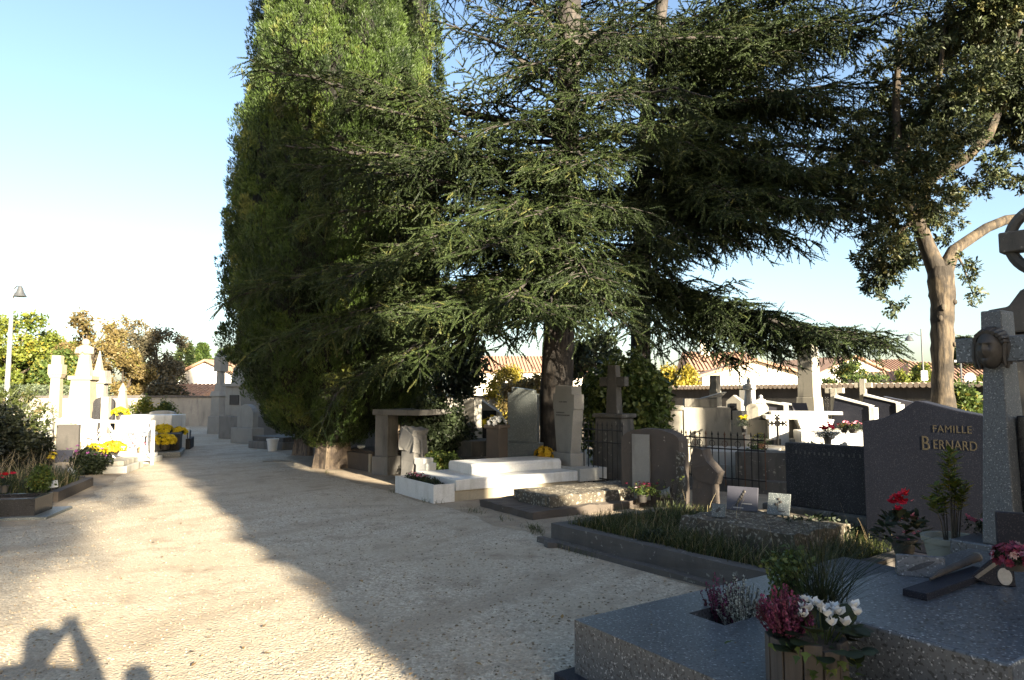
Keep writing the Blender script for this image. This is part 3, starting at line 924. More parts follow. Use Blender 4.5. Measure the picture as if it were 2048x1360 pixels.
L1 += [lim(4.4, 960, 500, 9.9, .5), lim(3.9, 1010, 610, 9.8, .5), lim(3.6, 950, 680, 10.2, .4), lim(3.8, 1090, 640, 9.9, .4), lim(4.8, 1080, 430, 10.1, .4), lim(4.1, 1180, 560, 10.0, .4),
       lim(3.7, 1225, 630, 10.3, .4), lim(4.7, 1230, 420, 10.3, .5), lim(3.8, 1270, 670, 10.8, .4, .9), lim(3.8, 880, 690, 12.0, .4, .9)]
L1 += [lim(6.6, 1000, 250, 10.6, .3, .72), lim(6.2, 1180, 330, 10.3, .3), lim(6.9, 1260, 180, 10.2, .3, .72), lim(7.4, 1060, 130, 10.5, .3, .72), lim(7.8, 1200, 60, 10.0, .3, .72), lim(6.2, 1330, 250, 11.0, .3),
       lim(7.2, 1400, 190, 11.2, .3, .72), lim(7.6, 1300, 30, 11.0, .3, .72), lim(6.8, 900, 200, 13.0, .2, .7), lim(7.6, 870, 40, 13.0, .2, .7), lim(5.9, 930, 330, 14.6, .2, .7), lim(8.4, 1000, -60, 11.4, .2, .72), lim(8.3, 960, 20, 13.6, .1, .8),
       lim(6.5, 900, 300, 15.2, .2, .7), lim(5.2, 1330, 480, 11.4, .4), lim(4.6, 960, 560, 15.5, .2), lim(5.4, 1250, 400, 15.6, .2), lim(6.4, 1230, 260, 15.8, .2, .7), lim(5.8, 1120, 330, 10.6, .3), lim(6.6, 1130, 220, 10.8, .3), lim(7.6, 1130, 90, 10.8, .3, .72), lim(5.2, 1010, 420, 10.6, .4), lim(4.6, 1120, 500, 10.2, .4), lim(3.9, 1060, 640, 10.6, .4), lim(7.0, 1010, 150, 11.4, .3, .72), lim(8.0, 1110, 10, 10.8, .3, .72)]
rl = random.Random(5)
for i in range(13):
    a = 6.28*i/13 + rl.uniform(-.2, .2); h = 8.4 + i*.36; ln = 3.4*(1 - (h - 8)/7)+.7
    p = Vector((tr1[0].x + ln*math.cos(a), T1 + ln*math.sin(a), h + .3))
    L1.append((h, p, .2, .75))
cedar('cedar_tree', 'tall cedar with sunlit drooping boughs, its trunk behind the white headstone', tr1[0], tr1, [.36, .31, .29, .27, .24, .21, .14, .03], L1, 4, 1.12)

# second cedar, right of it and further back
T2 = 15.6
tr2 = [at(1285, 940, T2), at(1281, 700, T2), at(1285, 450, T2), at(1292, 250, T2), at(1325, 0, T2), at(1350, -260, T2), at(1355, -420, T2)]
tr2[0].z = 0
L2 = [lim(4.3, 1775, 690, 13.6, -.35, 1.0), lim(4.1, 1690, 690, 14.0, -.3, 1.0), lim(4.1, 1570, 705, 14.2, -.25, 1.0), lim(4.2, 1750, 672, 14.6, -.35, 1.0), lim(3.9, 1470, 720, 14.6, -.1, 1.0), lim(4.2, 1630, 668, 14.8, -.35, 1.0),
      lim(5.9, 1590, 478, 13.4, .2, 1.0), lim(6.4, 1690, 430, 13.2, .1, 1.0), lim(5.7, 1480, 490, 13.0, .3, 1.0), lim(6.6, 1580, 400, 13.0, .2, 1.1), lim(5.5, 1400, 515, 13.2, .3, 1.0), lim(7.0, 1710, 370, 14.0, .1, 1.1),
      lim(6.6, 1480, 400, 12.8, .4, 1.1), lim(6.9, 1620, 340, 13.0, .3, 1.1), lim(7.4, 1740, 300, 14.2, .1, 1.0), lim(5.9, 1380, 480, 13.0, .4, 1.1), lim(6.5, 1330, 370, 13.2, .3, 1.1), lim(4.9, 1270, 560, 13.4, .4, 1.0),
      lim(7.6, 1500, 260, 13.2, .3, 1.0), lim(8.0, 1650, 190, 13.4, .2, 1.0), lim(8.6, 1780, 175, 14.0, .0, .9), lim(9.0, 1830, 15, 14.2, .1, .9), lim(8.4, 1560, 100, 13.2, .2, 1.0), lim(9.2, 1680, 40, 13.6, .2, 1.0),
      lim(8.2, 1400, 120, 13.8, .2, .9), lim(9.6, 1780, -60, 14.2, .2, .9), lim(9.2, 1480, 0, 13.6, .2, .9), lim(8.0, 1345, 70, 15.6, .1, .8), lim(9.9, 1600, -60, 13.8, .2, .9), lim(7.8, 1440, 215, 17.5, .1, .9),
      lim(7.0, 1560, 330, 17.6, .1, 1.0), lim(6.8, 1660, 430, 17.6, .0, 1.0), lim(6.4, 1450, 450, 17.8, .1, 1.0), lim(5.0, 1120, 520, 16.2, .3, 1.0), lim(6.0, 1080, 380, 16.5, .2, .9), lim(4.4, 1130, 640, 16.2, .4, 1.0),
      lim(3.6, 1370, 720, 14.6, .2, .9), lim(3.9, 1320, 650, 13.8, .4, 1.0), lim(8.6, 1640, 250, 16.0, .1, .9), lim(5.8, 1500, 430, 12.6, .3, 1.1), lim(4.9, 1370, 600, 14.0, .2, .8), lim(6.8, 1520, 400, 15.5, .2, 1.1),
      lim(6.9, 1290, 300, 13.2, .3, 1.1), lim(8.0, 1310, 160, 13.4, .3, 1.1), lim(5.8, 1260, 420, 13.2, .3, 1.1), lim(5.0, 1300, 540, 12.9, .4, 1.1), lim(8.8, 1350, 60, 13.6, .3, 1.1), lim(4.3, 1290, 640, 13.4, .4, 1.1), lim(7.2, 1400, 300, 13.2, .3, 1.1),
      lim(7.8, 1560, 220, 14.8, .2, 1.1), lim(7.0, 1650, 390, 15.2, .2, 1.1), lim(6.4, 1450, 450, 14.6, .2, 1.1), lim(8.6, 1500, 120, 15.6, .2, 1.1), lim(6.2, 1550, 465, 15.6, .1, 1.0), lim(6.0, 1350, 440, 17.6, .2, 1.1), lim(7.4, 1400, 250, 17.8, .2, 1.1), lim(9.4, 1720, 90, 15.0, .2, 1.0), lim(8.2, 1740, 230, 15.4, .1, 1.0)]
for i in range(12):
    a = 6.28*i/12 + rl.uniform(-.2, .2); h = 9.6 + i*.33; ln = 4.0*(1 - (h - 9)/7)+.7
    p = Vector((tr2[-2].x + ln*math.cos(a), T2 + ln*math.sin(a), h + .3))
    L2.append((h, p, .2, .75))
cedar('cedar_tree', 'dark spreading cedar with a long low bough reaching right over the graves', tr2[0], tr2, [.27, .23, .20, .17, .14, .09, .03], L2, 9, 1.15, SHOOT_B)

# old pruned cypress on the right: pale forked trunk
TJ = 14.0
def old_cypress():
    rng = np.random.default_rng(12); rnd = random.Random(12)
    b = at(1888, 900, TJ); b.z = 0
    root = thing('old_cypress_tree', 'old forked tree with pale peeling trunk and sunlit ragged foliage at the right', 'tree', b)
    P = lambda x, y, D=TJ: at(x, y, D) - b
    mb = MB().tube([Vector((0, 0, -.05)), P(1889, 860), P(1886, 780), P(1885, 700), P(1884, 640), P(1886, 600), P(1881, 560), P(1879, 535)], [.27, .23, .205, .20, .205, .225, .25, .23], 20)
    part('trunk', mb, M['bark_ju'], root, smooth=True, wear=.034, cuts=2, wscale=6)
    for c, r in ((P(1876, 617), .06), (P(1898, 606), .05), (P(1870, 638), .05), (P(1898, 690), .04)):
        part('branch_scar', MB().ball((c.x, c.y - .185, c.z), (r, .035, r*1.25), 10, 7), M['bark_ju'], root, smooth=True, wear=.01)
    limbs = [([P(1876, 545), P(1853, 490), P(1834, 440), P(1812, 380), P(1795, 300), P(1792, 200), P(1800, 60)], [.19, .15, .13, .115, .10, .08, .05]),
             ([P(1888, 545), P(1908, 500), P(1940, 478), P(1975, 455), P(2012, 440), P(2070, 432), P(2160, 380), P(2260, 300)], [.17, .125, .11, .105, .10, .09, .08, .05]),
             ([P(1826, 420), P(1868, 352, 13.6), P(1930, 318, 13.4), P(1978, 270, 13.2), P(2010, 190, 13.2), P(2040, 60, 13.2)], [.11, .11, .10, .09, .07, .04]),
             ([P(1815, 390), P(1780, 350), P(1745, 330), P(1715, 320)], [.07, .05, .04, .02]),
             ([P(1800, 320), P(1850, 240), P(1880, 150), P(1890, 40)], [.09, .07, .05, .03]),
             ([P(1830, 440), P(1790, 470), P(1755, 520), P(1735, 545)], [.05, .035, .025, .012]),
             ([P(1908, 500), P(1925, 530), P(1938, 565), P(1950, 600)], [.03, .02, .012, .006])]
    for pts, rr in limbs:
        part('limb', MB().tube(pts, rr, 10), M['bark_ju'], root, smooth=True, wear=.012)
    bl = [(1760,545,.42),(1735,520,.3),(1745,570,.22),(1770,480,.4),(1790,600,.14),(1778,618,.11),(1800,510,.35),(1830,500,.28),(1745,440,.45),(1800,440,.5),(1720,390,.4),(1850,430,.4),(1770,380,.6),(1700,340,.5),
          (1830,350,.6),(1740,300,.6),(1880,400,.42),(1900,440,.25),(1860,300,.6),(1800,260,.7),(1710,250,.35),(1870,210,.7),(1780,190,.4),(1920,260,.55),(1940,170,.8),(1850,120,.65),(1760,130,.3),(1830,90,.45),(1920,80,.8),
          (2000,60,.8),(2010,150,.8),(2040,250,.6),(1985,330,.3),(2040,10,.8),(1900,50,.5),(1950,20,.6),(1855,60,.3),(1990,0,.7),(2045,190,.8),(1960,370,.22),(1920,372,.28),(2035,360,.22),(2000,345,.22),(1935,545,.16),(1950,590,.14),
          (1925,520,.14),(1890,470,.18),(1975,250,.5),(2090,100,.9),(2100,250,.8),(1990,-80,.9),(1900,-60,.7),(2080,-60,.9),(2150,60,1.0),(2170,200,.9),(1820,-40,.5),(1650,340,.3),(1665,300,.22),(1680,410,.25)]
    blobs = [(at(x, y, TJ + rnd.uniform(-1.1, 1.0)), r*.93) for x, y, r in bl]
    V, F, T = blobs_foliage(blobs, b, 640, SPRAY_D, .20, rng, .35, .2, .3, .85)
    o = np_mesh('crown', V, F, M['juniper'], T); o.parent = root
old_cypress()

# unseen trees behind the viewpoint, some known by their shadows, others added for shade
SR = Vector((math.cos(SUN_AZ - math.pi), -math.sin(SUN_AZ - math.pi), 0))
SR = Vector((.848, .53, 0)); SL_ = Vector((-.53, .848, 0))
def uv(u, t): 
    p = SR*u + SL_*t
    return (p.x, p.y, 0)
cypress('cypress_tree', 'cypress behind the viewpoint whose straight shadow edge crosses the path', uv(2.88, -11), [(.5, .9), (1.2, .98), (7, .98), (11.5, .95), (13, .7), (14.3, .05)], 1200, 31, amp=.1, tpl=FLAME_F, size=(.5, .8))
cypress('cypress_tree', 'broader cypress behind the viewpoint that keeps the right-hand tombs in shade', uv(9.2, -11), [(.5, .9), (1.4, 1.4), (6, 1.5), (9.5, 1.4), (12, .9), (13.6, .05)], 900, 32, tpl=FLAME_F, size=(.5, .8))
broad_tree('pine_tree', 'umbrella pine behind the viewpoint shading the cedar', uv(11.8, -14), 14.4, 2.7, M['cedar'], 33, SPRAY, .5, 30, .74, nb=34, bk='bark_ce')
broad_tree('pine_tree', 'sparse pine behind the viewpoint dappling the left of the path', uv(-1.9, -25), 13.4, 3.1, M['cedar'], 34, SPRAY, .55, 12, .67, nb=22, bk='bark_ce')
broad_tree('pine_tree', 'small round pine behind the viewpoint shading the white headstone', uv(6.8, -13.5), 8.7, 1.05, M['cedar'], 35, SPRAY, .42, 34, .74, nb=26, bk='bark_ce')  # unseen pine added to keep sun off the headstone
broad_tree('pine_tree', 'little flat-topped pine behind the viewpoint shading the pillared tomb', uv(5.05, -14.5), 9.1, .75, M['cedar'], 36, SPRAY, .40, 34, .90, nb=12, bk='bark_ce')  # another unseen sun blocker, added for the pillared tomb
for i_, (u_, t_, h_, s_) in enumerate(((-9, -7, 11, 4.2), (-16, -13, 13, 5), (-8, -17, 12, 4.0), (-14, 0, 10, 4))):  # unseen evergreens added to block sky light and deepen the shade
    broad_tree('evergreen_tree', ['dark evergreen left of and behind the viewpoint', 'largest dark evergreen far behind the viewpoint', 'dark evergreen directly behind the viewpoint', 'dark evergreen well left of the viewpoint'][i_], uv(u_, t_), h_, s_, M['lf_dark'], 300 + i_, leaf_size=.8, per=26, low=.08, nb=26)
def chapel():  # unseen blocker added behind the camera, its gable shaped to cut the sun
    p = uv(4.2, -7.6); rz = math.atan2(.53, .848)
    r = thing('family_chapel', 'small gabled stone chapel behind the viewpoint shading the lower tombs', 'chapel', p, rz)
    part('wall', MB().slab([(-1.5, 0), (1.5, 0), (1.5, 3.65), (0, 5.35), (-1.5, 3.65)], -1.0, 1.0), M['lime'], r)
    part('roof', MB().slab([(-1.75, 3.42), (-1.75, 3.6), (0, 5.58), (1.75, 3.6), (1.75, 3.42), (0, 5.39)], -1.15, 1.15), M['old'], r)
    part('door', MB().box(-.45, .45, 1.0, 1.06, .1, 2.2), M['iron'], r)
chapel()
def hedge(name, label, a, b, h, t, mat, seed, lsz=.22, per=26, z0=0):
    a, b = Vector(a), Vector(b); d = b - a; L = d.length; rz = math.atan2(d.y, d.x)
    rng = np.random.default_rng(seed)
    root = thing(name, label, 'hedge', a, rz)
    part('inner_branches', MB().box(.1, L-.1, -t*.36, t*.36, z0, z0 + h*.93), M['core'], root)  # solid core added between the leaves to stop light
    n = int(per*L*(2*h + t))
    x = rng.random(n)*L; k = rng.random(n)*(2*h + t)
    y = np.where(k < h, -t/2, np.where(k < 2*h, t/2, (rng.random(n) - .5)*t)); z = np.where(k < h, k, np.where(k < 2*h, k - h, h))
    top = k >= 2*h
    out = np.stack([np.zeros(n), np.where(top, 0, np.sign(y)), np.where(top, 1.0, .35)], 1)
    P = np.stack([x, y*.92, z0 + z*.98], 1) + rng.normal(size=(n, 3))*.035
    V, F, T = stamp(KNOT[0], KNOT[1], P, frames(out + rng.normal(size=(n, 3))*.4, rng.random(n)*6.28), lsz*(.6 + .7*rng.random(n)), np.clip(.5 + .25*rng.normal(size=n), 0, 1))
    o = np_mesh('foliage', V, F, mat, T); o.parent = root
    return root
hedge('tall_hedge', 'tall dark hedge behind the viewpoint to the right', uv(7.25, -9.6), uv(21, -9.6), 5.2, 1.2, M['lf_dark'], 41, .4, 9)  # unseen hedge added to keep low sun off the right-hand tombs

# ------------------------------------------------------------------ photographer and child, seen by their shadows
def person(label, loc_, H, pose, rz=0):
    k = H/1.71
    nodes = {'pel': ((0, 0, .93), .135), 'bel': ((0, 0, 1.08), .135), 'che': ((0, 0, 1.28), .15), 'nek': ((0, .0, 1.44), .06), 'chin': ((0, .02, 1.52), .075), 'head': ((0, .02, 1.60), .095), 'top': ((0, .01, 1.66), .07)}
    edges = [('pel', 'bel'), ('bel', 'che'), ('che', 'nek'), ('nek', 'chin'), ('chin', 'head'), ('head', 'top')]
    for s, n in ((-1, 'l'), (1, 'r')):
        nodes[n+'hip'] = ((s*.10, 0, .86), .095); nodes[n+'kne'] = ((s*.11, .02, .48), .065); nodes[n+'ank'] = ((s*.115, -.02, .09), .045); nodes[n+'toe'] = ((s*.13, .13, .035), .035)
        nodes[n+'sho'] = ((s*.19, 0, 1.38), .085)
        e, w_ = pose[n]
        nodes[n+'elb'] = (e, .066); nodes[n+'wri'] = (w_, .042)
        edges += [('pel', n+'hip'), (n+'hip', n+'kne'), (n+'kne', n+'ank'), (n+'ank', n+'toe'), ('che', n+'sho'), (n+'sho', n+'elb'), (n+'elb', n+'wri')]
        dw = (Vector(w_) - Vector(e)).normalized(); up = Vector((0, 0, 1)) if abs(dw.z) < .9 else Vector((0, 1, 0))
        sd = dw.cross(up).normalized()
        nodes[n+'palm'] = (tuple(Vector(w_) + dw*.06), .032); edges.append((n+'wri', n+'palm'))
        for i in range(5):
            f = sd*(.03*(i-1.5)) if i < 4 else -sd*.05
            a_ = Vector(w_) + dw*(.09 if i < 4 else .05) + f
            b_ = a_ + dw*(.06 + .012*(1.5 - abs(i-1.5)) if i < 4 else .03) + f*.15 + Vector((0, 0, -.015))
            nodes[n+'fa%d' % i] = (tuple(a_), .011); nodes[n+'fb%d' % i] = (tuple(b_), .008)
            edges += [(n+'palm', n+'fa%d' % i), (n+'fa%d' % i, n+'fb%d' % i)]
    names = list(nodes)
    me = bpy.data.meshes.new('person')
    me.from_pydata([tuple(Vector(nodes[n][0])*k) for n in names], [(names.index(a), names.index(b)) for a, b in edges], [])
    o = bpy.data.objects.new('person', me); COL.objects.link(o)
    md = o.modifiers.new('skin', 'SKIN')
    for i, n in enumerate(names):
        sv = me.skin_vertices[0].data[i]; r = nodes[n][1]*k
        sv.radius = (r*1.15, r*.85) if n in ('pel', 'bel', 'che') else (r, r)
    me.skin_vertices[0].data[0].use_root = True
    o.modifiers.new('sub', 'SUBSURF').levels = 2
    o.modifiers['sub'].render_levels = 2
    me.materials.append(M['cloth'])
    o.location = loc_; o.rotation_euler = (0, 0, rz)
    return tag(o, label, 'person')
person('photographer with raised arms whose long shadow falls on the lit gravel', (.02, -.34, 0), 1.77, {'l': ((-.16, .2, 1.34), (-.01, .2, 1.53)), 'r': ((.30, .10, 1.32), (.10, .22, 1.56))})
person('smaller person next to the photographer, shown by a rounded shadow on gravel', (.58, -.30, 0), 1.53, {'l': ((-.26, .02, 1.1), (-.27, .1, .86)), 'r': ((.26, .02, 1.1), (.27, .1, .86))}, .3)

# ------------------------------------------------------------------ foreground double granite tomb
GO = (.34, 3.87, 0); GR = R(-56)
def front_tomb():
    r = thing('granite_tomb', 'polished grey granite double tomb with raised ledger in the right foreground', 'tomb', GO, GR)
    zt = .33
    b = MB()
    hx0, hx1, hy0, hy1 = .27, .52, .60, 1.0
    b.box(0, hx0, 0, 2.62, .05, zt); b.box(hx1, 2.35, 0, 2.62, .05, zt)
    b.box(hx0, hx1, 0, hy0, .05, zt); b.box(hx0, hx1, hy1, 2.62, .05, zt)
    part('base_slab', b, M['granite'], r)
    part('planting_hole', MB().box(hx0, hx1, hy0, hy1, .052, .16), M['soil'], r)
    part('plinth', MB().box(-.07, 2.45, -.09, 2.7, 0, .05), M['granite_d'], r, bevel=.006)
    part('ledger', MB().box(.93, 1.89, .49, 2.5, zt, .58), M['granite'], r, bevel=.012)
    part('headstone', MB().box(1.17, 2.1, 2.63, 2.78, .05, 1.42), M['black'], r, bevel=.008)
    return r
front_tomb()
def granite_cross():
    o = loc(GO, GR, 1.06, 2.62)
    r = thing('granite_cross', 'tall rough granite cross bearing a dark bronze head, right foreground', 'cross', o, GR)
    part('base', MB().box(-.24, .24, -.16, .22, 0, .62), M['granite'], r, bevel=.01)
    b = MB(); b.frus(.185, .32, .115, .21, .62, 1.76, .03, .03)
    part('shaft', b, M['granite2'], r, bevel=.008)
    part('head_block', MB().frus(.125, .2, .118, .19, 1.92, 2.09, .03, .03), M['granite2'], r, bevel=.008)
    arm = part('arm', MB().frus(.42, .15, .42, .15, 1.76, 1.92, .03, -.005), M['granite'], r, bevel=.006)
    # bearded head relief
    def face(d):
        q = d.copy(); k = 1.0
        fx, fz, fr = d.x, d.z, -d.y          # front is -y
        if fr > 0:
            k += .34*math.exp(-((fx/.16)**2 + ((fz+.05)/.28)**2))*fr          # nose ridge
            k += .17*math.exp(-(((fz-.30)/.10)**2))*fr*math.exp(-(fx/.55)**2)   # brow
            for sx in (-1, 1):
                k -= .24*math.exp(-(((fx-sx*.30)/.15)**2 + ((fz-.15)/.12)**2))*fr   # eye sockets
                k += .11*math.exp(-(((fx-sx*.30)/.08)**2 + ((fz-.13)/.06)**2))*fr   # eyeballs
                k += .12*math.exp(-(((fx-sx*.42)/.16)**2 + ((fz+.12)/.14)**2))*fr   # cheekbones
            k -= .14*math.exp(-((fx/.22)**2 + ((fz+.46)/.045)**2))*fr          # mouth
            k += .30*math.exp(-((fx/.34)**2 + ((fz+.75)/.25)**2))*fr           # beard
        return Vector((q.x*k, q.y*k, q.z*(1 + .12*(k-1))))
    hd = MB().ball((.03, -.10, 1.84), (.072, .092, .125), 40, 32, None, face)
    h = part('bronze_head', hd, M['bronze'], arm, smooth=True)
    hb = MB()
    rn = random.Random(4)
    for s in (-1, 1):
        for i in range(7):
            x = .03 + s*(.070 + rn.uniform(-.010, .022)); y = -.062 + rn.uniform(-.03, .04)
            hb.tube([(x*.7+.01, y, 1.95), (x + s*.012, y - .01, 1.87), (x + s*rn.uniform(0, .022), y, 1.79), (x + s*rn.uniform(-.01, .02), y - .005, 1.73 + rn.uniform(-.02, .02))], [.018, .021, .018, .008], 7)
    for i in range(10):
        a = math.pi*i/9
        hb.tube([(.03 + .088*math.cos(a), -.07, 1.885 + .085*math.sin(a)), (.03 + .075*math.cos(a), -.13 - .03*math.sin(a), 1.885 + .062*math.sin(a))], [.02, .014], 6)
    part('bronze_hair', hb, M['bronze'], arm, smooth=True)
granite_cross()

def on_ledger(px, py, z=.58): return gz(px, py, z)
# things on the ledger
p = on_ledger(1842, 1152); r = thing('memorial_plaque', 'small wedge plaque of dark granite with engraved feather on the ledger', 'plaque', p, R(-20))
part('block', MB().add([(-.115,-.03,0),(.115,-.03,0),(.115,.06,0),(-.115,.06,0),(-.115,.005,.105),(.115,.005,.105),(.115,.03,.105),(-.115,.03,.105)], [(3,2,1,0),(4,5,6,7),(0,1,5,4),(1,2,6,5),(2,3,7,6),(3,0,4,7)]), M['granite'], r, bevel=.004)
Mx = Matrix.Rotation(math.atan2(.035, .105), 4, 'X').inverted()
fe = MB()
fl = [(-.07+.14*t + .0, .028 + .055*t) for t in [i/10 for i in range(11)]]
outl = [(x, z + .012*math.sin(math.pi*i/10)**.7) for i, (x, z) in enumerate(fl)] 
outl = [(x, z - .013*math.sin(math.pi*i/10)**.7) for i, (x, z) in enumerate(fl)][:] + [(x, z + .013*math.sin(math.pi*i/10)**.7) for i, (x, z) in list(enumerate(fl))[::-1][1:-1]]
fe.add([(x, -.03 + .035*z/.105 - .0025, z) for x, z in outl], [tuple(range(len(outl)))])
part('engraved_feather', fe, M['black'], r)

p0, p1 = on_ledger(1835, 1195), on_ledger(1965, 1150)
d = p1 - p0; rz = math.atan2(d.y, d.x); ln = d.length
r = thing('lying_stone_bar', 'flat dark stone bar with branch shaped rod lying across the ledger', 'memorial', p0, rz)
part('bar', MB().box(-.03, ln+.02, -.055, .055, 0, .035), M['granite_d'], r, bevel=.004)
part('rod', MB().tube([(.20, .03, .05), (.32, .045, .055), (ln+.07, .05, .075)], [.006, .014, .024], 12), M['wood'], r, smooth=True)
part('rod_end', MB().tube([(ln+.07, .05, .0755), (ln+.078, .048, .077)], [.026, .026], 16), M['woodcut'], r, smooth=True)
p = on_ledger(1985, 1170)
r = thing('triangular_plaque', 'triangular dark plaque with round photo and slanted ribbon, leaning on ledger', 'plaque', p, R(-18))
tl = Matrix.Rotation(R(-14), 4, 'X')
part('panel', MB().slab([(-.10,.03),(-.01,-.0),(.10,-.0),(.10,.155),(.03,.15)], -.012, .012, tl), M['granite_d'], r, bevel=.003)
part('photo_medallion', MB().slab([(.055+.032*math.cos(a), .045+.042*math.sin(a)) for a in [i*math.pi/12 for i in range(24)]], -.018, -.012, tl), M['porcelain'], r)
part('ribbon', MB().slab([(-.08,.035),(-.065,.025),(.055,.12),(.045,.135)], -.016, -.012, tl), M['woodcut'], r)

p = loc(GO, GR, 1.42, 1.75, .58)
r = thing('framed_plaque', 'upright dark granite plaque at the right edge of the ledger', 'plaque', at(2034, 1108, 3.45), R(-25))
part('panel', MB().box(-.08, .10, -.015, .015, 0, .20), M['granite_d'], r, bevel=.003)
part('foot', MB().box(-.09, .11, -.05, .05, -.02, 0), M['granite_d'], r)
mum('flower_pot', 'pot of wine-red leafy flowers on the ledger at the right edge', at(2030, 1140, 3.2), .09, 'p_wine', 61, 'pot_dark', .05, .022, 60, foliage='lf_dark')

# flower pots at the back of the ledger
def leafy_pot():
    p = gz(1908, 1100, .50); 
    r = thing('flower_pot', 'cream plastic pot holding a yellow-green leafy shrub behind the ledger', 'plant pot', (p.x, p.y, .33), 0)
    part('pot', pot_mesh(.19, .26), M['cementpot'], r, smooth=True)
    rng = np.random.default_rng(71); rnd = random.Random(71)
    mb = MB(); P = []; D = []
    for i in range(13):
        a = rnd.uniform(0, 6.28); k = rnd.uniform(.02, .10)
        e = Vector((k*2.0*math.cos(a) + .02, k*1.6*math.sin(a), rnd.uniform(.48, .88)))
        mb.tube([(k*math.cos(a)*.7, k*math.sin(a)*.7, .2), e*.55 + Vector((0, 0, .08)), e], [.006, .004, .002], 5)
        for j in range(26):
            t = .66 + .36*rnd.random()
            P.append((e.x*t, e.y*t, .2 + (e.z - .2)*t)); D.append((math.cos(j*2.4) , math.sin(j*2.4), rnd.uniform(.1, .9)))
    part('stems', mb, M['bark_ju'], r, smooth=True)
    TV = np.array([(0,0,0), (.3,.17,.03), (.65,.16,.02), (1,0,-.06), (.65,-.16,.02), (.3,-.17,.03)], float)
    V, F, T = stamp(TV, np.array([[0,1,2,3],[0,3,4,5]]), np.array(P), frames(np.array(D, float)),   .072*(.7+.6*rng.random(len(P))), np.clip(.6+.3*rng.normal(size=len(P)), 0, 1))
    o = np_mesh('foliage', V, F, M['lf_yellow'], T); o.parent = r
leafy_pot()
def red_vase():
    p = gz(1808, 1105, .34)
    r = thing('flower_pot', 'pot of red cyclamen with dark leaves beside the cream pot', 'flowers', (p.x, p.y, .33), 0)
    rng = np.random.default_rng(72)
    part('pot', pot_mesh(.09, .12), M['pot_dark'], r, smooth=True)
    n = 130
    P, d = dome_pts(n, .19, .2, rng, .1)
    TV = np.array([(0,0,0), (.35,.38,.06), (.75,.34,.02), (1,0,-.08), (.75,-.34,.02), (.35,-.38,.06)], float)
    V, F, T = stamp(TV, np.array([[0,1,2,3],[0,3,4,5]]), P, frames(d + rng.normal(size=(n,3))*.5), .07*(.7+.6*rng.random(n)), rng.random(n))
    o = np_mesh('leaves', V, F, M['lf_dark'], T); o.parent = r
    P = np.stack([rng.normal(size=15)*.03 - .02, rng.normal(size=15)*.03, .40 + .05*rng.normal(size=15)], 1)
    rosettes(r, 'blooms', P, .058, M['p_red'], rng, 6, .7)
    P = np.stack([.06 + rng.normal(size=16)*.05, rng.normal(size=16)*.04, .22 + .06*rng.normal(size=16)], 1)
    rosettes(r, 'small_blooms', P, .024, M['p_pink'], rng, 6, .7)
red_vase()
bouquet('flower_pot', 'low pot of pink flowers beside the foot of the bronze-headed cross', gz(1985, 1085, .58), .16, 'p_pink', 73, 'pot_dark', 9, .035, .10)

# wooden planter with cyclamen, heather, sedge and ivy
def planter():
    c = Vector((1.232, 2.985, .33))
    r = thing('wooden_planter', 'round planter of upright grey wooden staves on the granite base', 'planter', c, R(-20))
    mb = MB(); n = 13; rr = .150
    for i in range(n):
        a = 2*math.pi*i/n
        Mt = Matrix.Rotation(a, 4, 'Z') @ Matrix.Translation((rr, 0, 0))
        wv = 2*rr*math.sin(math.pi/n)*.96
        mb.box(-.009, .009, -wv/2, wv/2, 0, .215 + .012*math.sin(i*2.7), Mt)
    part('staves', mb, M['wood'], r, bevel=.003)
    part('soil', MB().lathe([(.138, .02), (.138, .19)], 20), M['soil'], r)
    return c
PC = planter()
def cyclamen(c, name, label, seed, petal, n=14, sc_=1.0, lm='lf_dark'):
    rng = np.random.default_rng(seed); rnd = random.Random(seed)
    r = thing(name, label, 'flowers', c)
    m = 44
    P, d = dome_pts(m, .135*sc_, .09*sc_, rng, .0)
    a = np.linspace(0, 2*np.pi, 11)[:-1]
    TV = np.concatenate([[[0.5, 0, .05]], np.stack([.5 + .5*np.cos(a), .48*np.sin(a), -.06*np.cos(2*a)], 1)])
    TF = np.array([[0, 1+i, 1+(i+1) % 10] for i in range(10)])
    dd = d*np.array([1, 1, .25]) + rng.normal(size=(m, 3))*.25
    V, F, T = stamp(TV, TF, P, frames(dd), .075*sc_*(.75+.5*rng.random(m)), rng.random(m))
    o = np_mesh('leaves', V, F, M[lm], T); o.parent = r
    st = MB()
    TVp = np.array([(0,0,0), (.25,.26,.03), (.7,.34,.0), (1,.08,-.05), (.92,-.12,.03), (.6,-.33,.03), (.22,-.22,.02)], float)
    TFp = np.array([[0,1,2,3],[0,3,4,5]])
    TFp = np.array([[0,1,2,3],[0,3,5,6]])
    Ps, Ds = [], []
    for i in range(n):
        a_ = rnd.uniform(0, 6.28); k = rnd.uniform(.02, .12)*sc_
        e = Vector((k*math.cos(a_), k*math.sin(a_), rnd.uniform(.075, .165)*sc_))
        st.tube([(e.x*.4, e.y*.4, .02), (e.x*.8, e.y*.8, e.z*.8), e], .0022, 4)
        for j in range(6):
            b = j*6.28/6 + rnd.random()*.5
            Ps.append((e.x, e.y, e.z)); Ds.append((.62*math.cos(b), .62*math.sin(b), 1.0 + rnd.uniform(-.35, .2)))
    part('stems', st, M['lf_green'], r)
    V, F, T = stamp(TVp, TFp, np.array(Ps), frames(np.array(Ds), rng.random(len(Ps))*.6), .036*sc_*(.8+.4*rng.random(len(Ps))), rng.random(len(Ps)))
    o = np_mesh('petals', V, F, M[petal], T); o.parent = r
